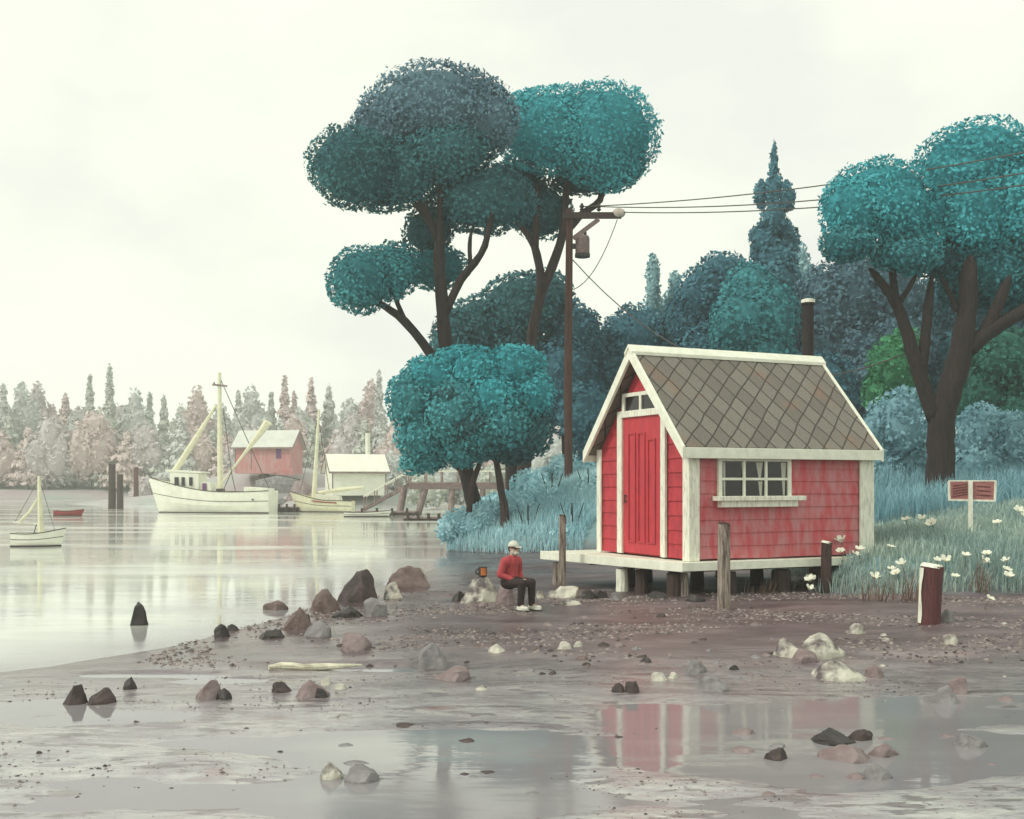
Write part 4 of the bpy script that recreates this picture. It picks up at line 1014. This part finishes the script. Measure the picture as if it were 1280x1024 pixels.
b = MB().prism([(fx(252),-.75,1.5),(fx(268),-.75,1.5),(fx(266),-.70,2.5),(fx(252),-.70,2.6)], (0,0,0), (0,1.4,0)); b.build('cabin', HULL, fb)
for a, c in ((222,227),(231,235),(241,245)):
    for yy in (-.94,.84): MB().box((min(fx(a),fx(c)),yy,2.25),(max(fx(a),fx(c)),yy+.12,2.95)).build('cabin_window', GLASS, wh)
MB().box((fx(262),.66,1.55),(fx(257),.78,2.45)).build('cabin_door', MAUVE, fb)
mz = fz(466); mst = MB().tube([(fx(276),0,1.2),(fx(275),0,5),(fx(274.5),0,mz)], [.26,.22,.15], 10).build('mast', CREAM, fb)
MB().bar((fx(266),.1,fz(481)),(fx(285),.1,fz(483)),.16,.16).bar((fx(266),-.3,fz(481)),(fx(270),.4,fz(479)),.12,.12).build('crosstree', DECKW, mst)
MB().tube([(fx(270),.0,fz(507)),(fx(242),.05,fz(551)),(fx(216),.1,fz(590))], [.10,.24,.27], 8).build('boom', CREAM, fb)
MB().tube([(fx(277),.3,fz(607)),(fx(312),.7,fz(566)),(fx(336),1.0,fz(538)),(fx(343),1.1,fz(529))], [.07,.13,.32,.36], 8).build('outrigger_pole', CREAM, fb)
rg = MB()
for p, q2 in (((fx(279),0,fz(510)),(fx(296),.9,fz(594))),((fx(270),0,fz(510)),(fx(209),0,2.6)),((fx(285),.9,fz(613)),(fx(295),.9,fz(590))),((fx(295),.9,fz(590)),(fx(301),.9,fz(616))),((fx(274),0,fz(470)),(fx(340),0,1.8))):
    rg.tube([p, q2], .035, 5)
rg.build('rigging', ROPE, fb)
b = MB().prism([(fx(311),-.9,1.5),(fx(341),-.9,1.5),(fx(341),-.9,2.02),(fx(311),-.9,2.15)], (0,0,0), (0,1.8,0)); b.build('stern_locker', HULL, fb)
MB().box((fx(280),-.3,1.5),(fx(272),.3,2.0)).build('winch', IRON, fb)
for a in (284,292,325):
    MB().ball((fx(a), 1.38, 1.12), (.10,.06,.07), 8, 6).ball((fx(a), -1.38, 1.12), (.10,.06,.07), 8, 6).build('scupper', INK, fb)
# the sailing boat by the white boathouse, bow to the left
YS_ = 95; ks = YS_/F
sbt = thing('sailing_boat', 'slim cream sailing boat with red stripe and bare leaning mast near the white boathouse', 'boat', (gx(407,YS_), YS_, 0), R(180-10))
make_hull(sbt, 72*ks, 1.6, 1.75, 1.0, .95, .7, CREAM, .3, linew=.026, stern_w=.6)
sx_ = lambda px: -(px-407)*ks; sz_ = lambda py: CH-(py-HZ)*ks
m2 = MB().tube([(sx_(391),0,.6),(sx_(395),0,sz_(570)),(sx_(398.5),0,sz_(512))], [.24,.17,.10], 8).build('mast', CREAM, sbt)
MB().tube([(sx_(398),.1,sz_(616)),(sx_(430),.1,sz_(612)),(sx_(457),.1,sz_(609))], [.13,.20,.10], 8).build('boom', CREAM, sbt)
MB().prism([(sx_(394),-.4,.8),(sx_(428),-.4,.8),(sx_(426),-.4,1.35),(sx_(396),-.4,1.55)], (0,0,0), (0,.8,0)).build('cabin', WEATH, sbt)
MB().tube([(sx_(399),0,sz_(530)),(sx_(413),.3,sz_(612))], .03, 5).tube([(sx_(399),0,sz_(514)),(sx_(373),0,1.7)], .025, 5).build('rigging', ROPE, sbt)
MB().tube([(sx_(393),.80,.98),(sx_(408),.82,.86),(sx_(425),.76,.80)], .05, 5).tube([(sx_(393),-.80,.98),(sx_(408),-.82,.86),(sx_(425),-.76,.80)], .05, 5).build('red_stripe', DRED, sbt)
# the little sailing dinghy at the far left, bow to the right
YL = 43; kl = YL/F
sd_ = thing('sailing_dinghy', 'tiny white sailing dinghy with short thick mast at the far left', 'boat', (gx(46,YL), YL, 0), R(6))
make_hull(sd_, 58*kl, .85, .70, .50, .52, .18, HULL, .15, linew=.014, stern_w=.7, bul=.1)
lx = lambda px: (px-46)*kl; lz = lambda py: CH-(py-HZ)*kl
MB().tube([(lx(51),0,.3),(lx(50),0,lz(630)),(lx(48.5),0,lz(595))], [.125,.10,.055], 8).build('mast', CREAM, sd_)
MB().tube([(lx(49),0,lz(655)),(lx(18),0,lz(653))], .03, 6).build('boom', WEATH, sd_)
MB().tube([(lx(48),-.03,lz(622)),(lx(38),-.06,lz(640)),(lx(26),-.08,lz(652))], [.03,.07,.05], 6).build('furled_sail', CREAM, sd_)
MB().tube([(lx(50),0,lz(602)),(lx(68),0,lz(664))], .010, 4).tube([(lx(48),0,lz(600)),(lx(20),0,lz(652))], .010, 4).build('rigging', ROPE, sd_)
MB().tube([(lx(40),.1,.35),(lx(44),.2,lz(655))], .02, 5).tube([(lx(30),-.1,.40),(lx(52),-.2,.46)], .02, 5).build('tiller', ROPE, sd_)
MB().box((lx(26),-.3,.36),(lx(31),.3,.40)).box((lx(44),-.36,.36),(lx(48),.36,.40)).build('seat', DECKW, sd_)
rd = thing('red_dinghy', 'small dark red rowing dinghy floating beside the tiny sailing dinghy', 'boat', (gx(85,84), 84, 0), R(4))
make_hull(rd, 1.95, .9, .50, .36, .42, .2, DRED, .1, lines=True, linew=.016, bul=.12)
MB().box((-.1,-.35,.24),(.12,.35,.29)).build('seat', DECKW, rd)
wr = thing('rowing_boat', 'low pale rowing boat lying beside the floating dock under the gangway', 'boat', (gx(458,82), 82, 0), R(-6))
make_hull(wr, 3.2, 1.0, .48, .32, .34, .25, HULL, .1, linew=.02, bul=.12)
MB().box((-.1,-.4,.2),(.14,.4,.25)).build('seat', DECKW, wr)

# ------------------------------------------------------------------ boathouses on the point
PALEG = mk('pale_grey_roof', (.66,.68,.62), .6, scale=.8, col2=(.55,.57,.53), bump=.05)
def gable_house(name, label, cat, loc, rz, Lh, Wh, zt, rise, wallm, roofm, trim, ov=.35):
    h = thing(name, label, cat, loc, rz)
    MB().prism([(0,-Wh/2,-.5),(0,Wh/2,-.5),(0,Wh/2,zt),(0,0,zt+rise),(0,-Wh/2,zt)], (0,0,0), (Lh,0,0)).build('wall', wallm, h)
    rm = MB(); sl2 = rise/(Wh/2)
    for s_ in (-1, 1):
        ye = s_*(Wh/2+ov); ze = zt+rise-sl2*(Wh/2+ov)
        rm.prism([(0,0,zt+rise+.04),(0,ye,ze+.04),(0,ye,ze+.18),(0,0,zt+rise+.20)], (-ov,0,0), (Lh+ov,0,0))
    rf_ = rm.build('roof', roofm, h)
    for s_ in (-1, 1):
        ye = s_*(Wh/2+ov+.02); ze = zt+rise-sl2*(Wh/2+ov+.02)
        for xx in (-ov-.06, Lh+ov):
            MB().prism([(0,s_*.004,zt+rise-.02),(0,ye,ze-.02),(0,ye,ze+.2),(0,s_*.004,zt+rise+.24)], (xx,0,0), (xx+.06,0,0)).build('barge_board', trim, rf_)
        MB().box((-ov,min(ye,ye+s_*.05),ze-.02),(Lh+ov,max(ye,ye+s_*.05),ze+.16)).build('eave_board', trim, rf_)
    return h, rf_
k_ = 131/F; o_ = at(306, 586, 131)
rh, rr_ = gable_house('boathouse', 'faded red boathouse with pale roof on the rocky point', 'boathouse', (o_.x, o_.y-1.5, o_.z-.1), R(-8), 6.6, 4.2, 2.6, 1.7, WREDF, PALEG, DECKW)
MB().box((4.9,-2.16,1.2),(5.5,-2.08,2.3)).build('window', MAUVE, rh)
MB().box((4.8,-2.9,-.3),(7.2,-2.0,.05)).box((5.4,-3.4,-.7),(7.4,-2.9,-.33)).build('porch_step', WREDF, rh)
MB().box((1.9,-2.14,.0),(2.0,-2.09,2.5)).box((0,-2.14,0),(.1,-2.09,2.5)).build('corner_board', DECKW, rh)
k_ = 112/F; o_ = at(414, 613, 112)
wh_, wr_ = gable_house('boathouse', 'white boathouse with white roof and tall thin chimney by the gangway', 'boathouse', (o_.x, o_.y-1.5, o_.z), R(20), 5.3, 3.8, 1.95, 1.45, HULL, HULL, DECKW)
MB().tube([(4.0,.4,2.4),(4.0,.4,5.9)], .24, 10).build('chimney', WEATH, wr_); MB().tube([(4.0,.4,5.75),(4.0,.4,5.9)], .29, 10).build('chimney_cap', DECKW, wr_.children[-1])
MB().box((-.05,-.6,.0),(.02,.35,1.8)).build('door', WEATH, wh_)
for yy in (-1.9,): MB().box((-.04,yy-.04,0),(.06,yy+.06,1.9)).box((5.25,yy-.04,0),(5.34,yy+.06,1.9)).build('corner_board', DECKW, wh_)
# upturned boat on the rocks under the red boathouse
g = Vector((gx(350,124), 124, 0)); g.z = ground_z(g.x, g.y); 
ub = thing('upturned_boat', 'grey upturned boat lying on the rocks under the red boathouse', 'boat', (g.x, g.y-1, gz(613,124)), R(10))
b = MB(); pr = []
for i in range(13):
    t = i/12; x = -2.4+4.8*t; w_ = 1.0*math.sin(math.pi*min(1,(.12+.88*t))) if t > .5 else 1.0*(.75+.25*math.sin(t*math.pi)); hh = 1.5*(.75+.35*(1-abs(2*t-1)))
    pr.append([(x,-w_,-.3),(x,-w_*.95,hh*.45),(x,-w_*.5,hh*.9),(x,0,hh),(x,w_*.5,hh*.9),(x,w_*.95,hh*.45),(x,w_,-.3)])
b.add([p for r in pr for p in r], [(i*7+k,i*7+k+1,(i+1)*7+k+1,(i+1)*7+k) for i in range(12) for k in range(6)]+[tuple(range(7)), tuple(84+k for k in range(7))])
ubh = b.build('hull', ROCKM['grey'], ub)
MB().tube([(r[3][0],0,r[3][2]+.03) for r in pr], .06, 5).build('keel', IRON, ubh)

# ------------------------------------------------------------------ pier, gangway and floats
YPI = 88; kpi = YPI/F
pier = thing('pier', 'weathered pier on legs with hand rail running behind the tree trunks', 'pier', (gx(512,YPI), YPI, 0))
zd = gz(603, YPI); Lp = gx(672,YPI)-gx(512,YPI)
MB().box((0,-.9,zd-.22),(Lp,.9,zd)).build('walkway', DECKW, pier); MB().box((0,-.98,zd-.55),(Lp,-.88,zd-.1)).build('side_beam', GREY, pier)
for px, dx in ((501,-.3),(527,-.6),(562,0),(600,.1),(636,0)):
    for yy in (-.75,.75): MB().tube([(gx(px,YPI)-gx(512,YPI)+dx,yy,-1.2),(gx(px+4,YPI)-gx(512,YPI)-dx*.2,yy,zd-.24)], .2, 8, wob=.1).build('leg', DECKW, pier)
for yy in (-.88,.88):
    r_ = MB().tube([(0,yy,zd+.85),(Lp,yy,zd+.85)], .055, 6).build('hand_rail', WEATH, pier)
    for i in range(9): MB().bar((Lp*i/8+.02,yy,zd),(Lp*i/8+.02,yy,zd+.83),.1,.1,(0,1,0)).build('rail_post', DECKW, r_)
gw = thing('gangway', 'sloping gangway with hand rail leading from the pier down to the float', 'gangway', (gx(456,YPI), YPI, 0))
Lg = gx(511,YPI)-gx(456,YPI); zf = gz(637,YPI); zt2 = zd
MB().prism([(0,-.8,zf-.1),(Lg,-.8,zt2-.35),(Lg,-.8,zt2-.05),(0,-.8,zf+.15)], (0,0,0), (0,1.6,0)).build('ramp', DECKW, gw)
for yy in (-.82,.82):
    r_ = MB().tube([(0,yy,zf+1.0),(Lg,yy,zt2+.85)], .055, 6).build('hand_rail', WEATH, gw)
    for i in range(5):
        t = (i+.05)/4.2; MB().bar((Lg*t,yy,zf+(zt2-zf)*t),(Lg*t,yy,zf+(zt2-zf)*t+.95),.09,.09,(0,1,0)).build('rail_post', DECKW, r_)
def flt(px0, px1, Y, dp, lab, z=.30):
    t = thing('floating_dock', lab, 'dock', (gx(px0,Y), Y, 0), 0, 'floating docks')
    Lf = gx(px1,Y)-gx(px0,Y)
    MB().box((0,-dp/2,z-.1),(Lf,dp/2,z)).build('deck_boards', DECKW, t); MB().box((.05,-dp/2+.05,-.3),(Lf-.05,dp/2-.05,z-.11)).build('float', PILE, t)
    for i in range(4): MB().tube([(Lf*(i+.5)/4,-dp/2-.1,-.6),(Lf*(i+.5)/4,-dp/2-.1,z+.25)], .1, 7).build('fender_post', PILE, t)
flt(338, 376, 96, 2.0, 'dark floating dock between the fishing boat and the slim sailing boat', .45)
flt(446, 520, 86, 2.4, 'pale floating dock at the foot of the gangway', .32)
flt(505, 556, 74, 1.6, 'narrow floating dock running from the gangway float to the left bank', .22)

# ------------------------------------------------------------------ far shore trees
FARM = [leafmat('far_rose_leaves', (.58,.48,.47), (.74,.64,.61)), leafmat('far_grey_leaves', (.54,.57,.56), (.68,.70,.67)), leafmat('far_green_leaves', (.49,.53,.48), (.64,.67,.60)), leafmat('far_mauve_leaves', (.55,.51,.52), (.68,.63,.63))]  # part of the distance haze is put into these pale leaf colours
FNAME = ['rosy', 'blue grey', 'grey green', 'mauve']
def spire_mesh(H, Rb, mat, parent, n=1500, size=.6):
    t = 1-np.sqrt(rng.random(n)); th = rng.uniform(0, 6.28, n); tier = .75+.25*np.cos(t*34+1)
    r = Rb*(1-t)**.9*tier*rng.uniform(.4,1.25,n)+.12
    P = np.stack([r*np.cos(th), r*np.sin(th), .12*H+.88*H*t-.15*r], 1)
    Nn = np.stack([np.cos(th), np.sin(th), .5+0*th], 1)
    V = leaf_quads(P, Nn, size, .5); cb = MB().tube([(0,0,.12*H),(0,0,H*.97)], [Rb*.62,.05], 8)
    V2 = np.array(cb.v); nv = len(V); Q = np.arange(nv).reshape(-1,4); Q2 = np.array([f for f in cb.f if len(f) == 4])+nv
    return np_mesh('crown', np.concatenate([V, V2]), np.concatenate([Q, Q2]), mat, parent, smooth=False, attr={'tint': ('FACE', np.concatenate([np.clip(rng.normal(.5,.25,len(Q)),0,1), np.full(len(Q2), .25)]))})
def far_tree(px, py, wpx, kind, c, Y, where):
    k = Y/F; g = Vector((gx(px,Y), Y, 0)); g.z = ground_z(g.x, g.y); H = gz(py,Y)-g.z
    lab = f'{FNAME[c]} {"conifer" if kind == "s" else "round tree"} on the far shore {where}'
    t = thing('far_conifer' if kind == 's' else 'far_tree', lab, 'tree', g, 0, 'trees on the far shore')
    MB().tube([(0,0,-.5),(0,0,H*.4)], [.3,.2], 6).build('trunk', BARK, t)
    if kind == 's': spire_mesh(H, wpx*k*.85, FARM[c], t)
    else:
        r = wpx*k/2; lob = [((0,0,H*.66),(r*.85,r*.7,H*.34),0),((r*.45,0,H*.48),(r*1.1,r*.9,H*.36),0),((-r*.5,-.3,H*.42),(r*1.1,r*.9,H*.36),0)]
        crown_mesh('crown', lob, FARM[c], .55, .8, t, (0,0,0), amp=.12, tilt=.8)
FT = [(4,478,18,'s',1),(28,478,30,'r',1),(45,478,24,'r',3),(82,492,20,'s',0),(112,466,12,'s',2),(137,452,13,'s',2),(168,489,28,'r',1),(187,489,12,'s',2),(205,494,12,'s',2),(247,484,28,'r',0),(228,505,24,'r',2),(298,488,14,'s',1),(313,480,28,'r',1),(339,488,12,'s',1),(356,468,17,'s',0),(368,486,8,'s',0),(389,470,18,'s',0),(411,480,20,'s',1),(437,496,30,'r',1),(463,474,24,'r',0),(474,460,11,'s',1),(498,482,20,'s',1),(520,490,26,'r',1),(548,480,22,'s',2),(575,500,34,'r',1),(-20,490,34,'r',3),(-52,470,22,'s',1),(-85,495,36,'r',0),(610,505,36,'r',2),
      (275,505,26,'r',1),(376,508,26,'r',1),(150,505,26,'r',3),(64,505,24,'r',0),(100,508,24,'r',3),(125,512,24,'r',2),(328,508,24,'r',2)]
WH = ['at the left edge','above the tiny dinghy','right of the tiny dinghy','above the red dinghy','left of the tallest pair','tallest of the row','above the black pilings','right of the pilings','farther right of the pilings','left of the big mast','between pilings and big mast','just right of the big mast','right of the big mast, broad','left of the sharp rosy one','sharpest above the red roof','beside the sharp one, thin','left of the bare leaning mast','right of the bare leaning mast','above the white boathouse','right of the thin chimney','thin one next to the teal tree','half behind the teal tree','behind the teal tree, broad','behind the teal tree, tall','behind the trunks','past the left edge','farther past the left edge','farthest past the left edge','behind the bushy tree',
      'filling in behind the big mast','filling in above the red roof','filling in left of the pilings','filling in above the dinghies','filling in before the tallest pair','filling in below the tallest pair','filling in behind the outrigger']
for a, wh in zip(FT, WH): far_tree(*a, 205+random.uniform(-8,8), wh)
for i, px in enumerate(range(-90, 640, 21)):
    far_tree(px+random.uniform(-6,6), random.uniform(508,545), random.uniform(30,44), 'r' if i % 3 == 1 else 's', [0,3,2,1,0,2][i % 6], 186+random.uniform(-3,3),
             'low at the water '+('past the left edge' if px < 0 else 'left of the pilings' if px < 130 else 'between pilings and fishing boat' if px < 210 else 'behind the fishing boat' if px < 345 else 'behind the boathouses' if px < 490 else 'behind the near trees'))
for lab, px, Y, lobes, m_ in (('mauve round bush at the water left of the fishing boat', 184, 150, [(184,612,14,16),(198,608,13,12),(172,616,10,10)], FARM[3]), ('grey bush behind the white boathouse by the pier', 492, 118, [(495,590,20,24),(508,600,16,18)], FARM[1]), ('grey green bush low behind the pier ramp', 520, 105, [(520,612,18,18),(540,616,18,16),(532,604,14,14)], FARM[2]), ('pale grey bush behind the pier between the leaning trunks', 570, 108, [(565,610,24,22),(590,612,22,22)], FARM[1]), ('grey green bush behind the pier right of the trunks', 628, 104, [(618,606,22,26),(640,600,22,28)], FARM[2]), ('tall grey bush behind the pier left of the utility pole', 680, 100, [(668,590,26,34),(695,585,24,36)], FARM[1]),
    ('grey bush between the two boathouses', 388, 135, [(392,598,14,14),(380,604,12,12)], FARM[3])):
    shrub(lab, Y, px, lobes, m_, size=.35, group='bushes on the far point')
for i, (px, py, wd, hh) in enumerate(((305,632,40,18),(345,634,36,14),(375,622,44,22),(330,606,30,14),(395,632,34,16),(415,634,26,12))):
    rock(px, py, wd, hh, 'grey' if i % 2 else 'mauve', ['mauve shore rock behind the fishing boat stern','grey shore rock behind the dark floating dock','mauve shore rock under the upturned boat','grey shore rock just under the red boathouse','mauve shore rock behind the slim sailing boat mast','grey shore rock below the white boathouse'][i], group='rocks on the far point')

# ------------------------------------------------------------------ seated person
def remesh(b, name, mat, parent, vox, it=6, fac=.5):
    o = b.build(name, mat, parent, smooth=True)
    m = o.modifiers.new('remesh', 'REMESH'); m.mode = 'VOXEL'; m.voxel_size = vox; m.use_smooth_shade = True
    s_ = o.modifiers.new('smooth', 'SMOOTH'); s_.factor = fac; s_.iterations = it
    dg = bpy.context.evaluated_depsgraph_get(); me = bpy.data.meshes.new_from_object(o.evaluated_get(dg)); o.modifiers.clear(); o.data = me
    me.polygons.foreach_set('use_smooth', [True]*len(me.polygons))
    return o
SKIN = mk('skin', (.56,.36,.27), .6, var=.1, bump=0); SHIRT = mk('red_shirt', (.50,.075,.085), .85, scale=9, col2=(.36,.05,.06), bump=.2)
TROU = mk('dark_trousers', (.035,.022,.022), .85, scale=9, bump=.2); SHOE = mk('white_shoe', (.72,.72,.62), .6, scale=9, bump=.05)
BEARD = mk('pale_beard', (.62,.58,.50), .9, scale=30, bump=.3)
gp = hit(645, 763)
per = thing('person', 'person in red shirt, dark trousers, white cap and white shoes sitting on a boulder', 'person', (gp.x-.10, gp.y+.22, gp.z), R(-42))
rock(634, 757, 27, 29, 'mauve', 'mauve boulder under the seated person', group=SB)
SH = [Vector((.02, s*.19, .89)) for s in (-1,1)]; EL = [Vector((-.02, s*.27, .64)) for s in (-1,1)]; WRI = [Vector((.19, s*.12, .55)) for s in (-1,1)]
HIP = [Vector((-.02, s*.10, .49)) for s in (-1,1)]; KN = [Vector((.40, s*.13, .50)) for s in (-1,1)]; AN = [Vector((.38+.03*s, s*.12, .10)) for s in (-1,1)]
hd = Vector((.075, 0, 1.115))
b = MB()
b.cap((-.02,0,.52),(.0,0,.70),.135,.125).cap((.0,0,.70),(.02,0,.86),.125,.12).cap((.02,-.12,.88),(.02,.12,.88),.085,.085).cap((.03,0,.90),(.06,0,1.02),.06,.055)
b.ball(hd, (.095,.077,.118), 16, 12).ball(hd+Vector((.06,0,-.07)), (.045,.045,.05)).cap(hd+Vector((.085,0,.01)), hd+Vector((.112,0,-.025)), .011, .017)
for s_ in (-1,1): b.ball(hd+Vector((-.005,s_*.078,-.01)), (.022,.012,.034))
for i in (0,1):
    s_ = (-1,1)[i]
    b.cap(SH[i],EL[i],.052,.042).cap(EL[i],WRI[i],.042,.028).cap(HIP[i],KN[i],.085,.06).cap(KN[i],AN[i],.058,.038).cap(AN[i],AN[i]+Vector((.13,s_*.02,-.06)),.04,.03)
    pm = WRI[i]+Vector((.055,-s_*.02,.005)); b.cap(WRI[i],pm,.026,.030).ball(pm+Vector((.015,0,0)),(.045,.036,.017))
    for f_ in range(4):
        yy = (f_-1.5)*.019; ln = (.062,.072,.068,.052)[f_]
        p0 = pm+Vector((.045,yy,.004)); p1 = p0+Vector((ln*.6,yy*.2,-.008)); p2 = p1+Vector((ln*.35,0,-.028)); b.cap(p0,p1,.0095,.009,8).cap(p1,p2,.009,.008,8)
    t0 = pm+Vector((.0,-s_*.03,.0)); t1 = t0+Vector((.035,-s_*.022,.0)); b.cap(t0,t1,.012,.010,8).cap(t1,t1+Vector((.030,s_*.002,-.008)),.010,.009,8)
body = remesh(b, 'body', SKIN, per, .0055, 4)
b = MB().cap((-.02,0,.53),(.0,0,.70),.16,.145).cap((.0,0,.70),(.02,0,.86),.145,.135).cap((.02,-.13,.875),(.02,.13,.875),.10,.10).cap((.03,0,.9),(.042,0,.955),.085,.07)
for i in (0,1): b.cap(SH[i],EL[i],.072,.060).cap(EL[i],WRI[i]-Vector((.02,0,0)),.060,.045)
remesh(b, 'shirt', SHIRT, per, .011, 5)
b = MB().cap((-.03,-.06,.50),(-.03,.06,.50),.135,.135).cap((-.02,0,.5),(.0,0,.56),.15,.15)
for i in (0,1): b.cap(HIP[i],KN[i],.108,.082).cap(KN[i],AN[i]+Vector((0,0,.01)),.080,.060)
remesh(b, 'trousers', TROU, per, .011, 5)
for i in (0,1):
    s_ = (-1,1)[i]; a = AN[i]; b = MB().cap((a.x-.03,a.y,.05),(a.x+.16,a.y+s_*.03,.045),.05,.048).cap((a.x-.01,a.y,.06),(a.x,a.y,.10),.05,.048).ball((a.x+.07,a.y+s_*.015,.02),(.15,.052,.022)); so = remesh(b, 'shoe', SHOE, per, .008, 3)
    MB().ball((a.x+.075,a.y+s_*.015,.010),(.155,.056,.016)).build('sole', INK, so, smooth=True)
b = MB(); cv = [(.103*math.cos(t), .118*math.sin(t)) for t in np.linspace(0,math.pi/2,7)]
b.lathe([(r*1.0+.004, z*1.0) for r, z in cv], 20, (hd.x-.004,0,hd.z+.03)); cp_ = b.build('cap', SHOE, per, smooth=True)
b = MB(); arc = [(math.cos(a), math.sin(a)) for a in np.linspace(-1.2,1.2,11)]
top = [(hd.x+.06+.13*c_, .085*s_, hd.z+.035-.02*c_) for c_, s_ in arc]; b.prism(top, (0,0,0), (0,0,.012)); b.build('visor', SHOE, cp_)
MB().tube([(hd.x+.103*math.cos(a), .103*math.sin(a), hd.z+.032) for a in np.linspace(0,6.283,22)], .008, 6).build('cap_band', INK, cp_)
for s_ in (-1,1): 
    if s_ == -1: gl = MB().ball((hd.x+.088, s_*.036, hd.z+.006), (.012,.027,.022), 12, 8).ball((hd.x+.088, -s_*.036, hd.z+.006), (.012,.027,.022), 12, 8).tube([(hd.x+.096,-.02,hd.z+.01),(hd.x+.096,.02,hd.z+.01)], .005, 5).tube([(hd.x+.09,-.06,hd.z+.01),(hd.x,-.085,hd.z+.01)], .005, 5).tube([(hd.x+.09,.06,hd.z+.01),(hd.x,.085,hd.z+.01)], .005, 5)
gl.build('sunglasses', INK, per, smooth=True)
remesh(MB().ball(hd+Vector((.062,0,-.085)), (.055,.062,.048)).ball(hd+Vector((.02,-.058,-.06)),(.04,.025,.05)).ball(hd+Vector((.02,.058,-.06)),(.04,.025,.05)), 'beard', BEARD, per, .008, 3)
remesh(MB().ball(hd+Vector((-.035,0,.0)), (.072,.086,.085)), 'hair', mk('dark_hair',(.05,.035,.03),.9,bump=.3), per, .009, 2)
# the white rock beside and the mug on it
rock(601, 753, 56, 32, 'pale', 'pale pyramid rock beside the seated person with a mug on top', group=SB)
rock(573, 752, 20, 13, 'black', 'small black and white stone left of the pyramid rock', group=SB)
rock(604, 759, 14, 7, 'mauve', 'little mauve stone in front of the pyramid rock', group=SB)
rock(675, 748, 14, 10, 'pale', 'little pale stone right of the seated person', group=SB)
gm = hit(601, 753); km = gm.y/F; mp_ = (gm.x+.03, gm.y+28*km*.5, gm.z+31*km)
mug = thing('mug', 'dark brown mug with an orange front standing on the pale pyramid rock', 'mug', mp_, R(20))
MB().lathe([(.075,0),(.085,.02),(.088,.19),(.078,.19),(.075,.04)], 18).build('cup', IRON, mug)
MB().tube([(-.085+.0*a,0,.05) if a == 0 else (-.085-.06*math.sin(a),0,.10-.05*math.cos(a)) for a in np.linspace(0,math.pi,10)], .014, 7).build('handle', IRON, mug)
op = MB(); vs = []
for a in np.linspace(-2.3,-1.0,8): vs += [(.0905*math.cos(a),.0905*math.sin(a),.03),(.0915*math.cos(a),.0915*math.sin(a),.175)]
op.add(vs, [(2*i,2*i+2,2*i+3,2*i+1) for i in range(7)]); op.build('orange_front', mk('orange_glaze',(.62,.20,.05),.4,bump=0), mug)

# ------------------------------------------------------------------ the air over the bay
hz = MB().box((-300,-40,-3.2),(300,240,25)); hm = bpy.data.materials.new('sea_haze'); hm.use_nodes = True
hn = hm.node_tree.nodes; hn.remove(hn['Principled BSDF']); vp = hn.new('ShaderNodeVolumePrincipled')
vp.inputs['Color'].default_value = (.95,.98,.95,1); vp.inputs['Density'].default_value = .0011; vp.inputs['Anisotropy'].default_value = .0
hm.node_tree.links.new(vp.outputs['Volume'], hn['Material Output'].inputs['Volume'])
tag(hz.build('haze', hm), kind='stuff')

scene.cycles.volume_bounces = 4
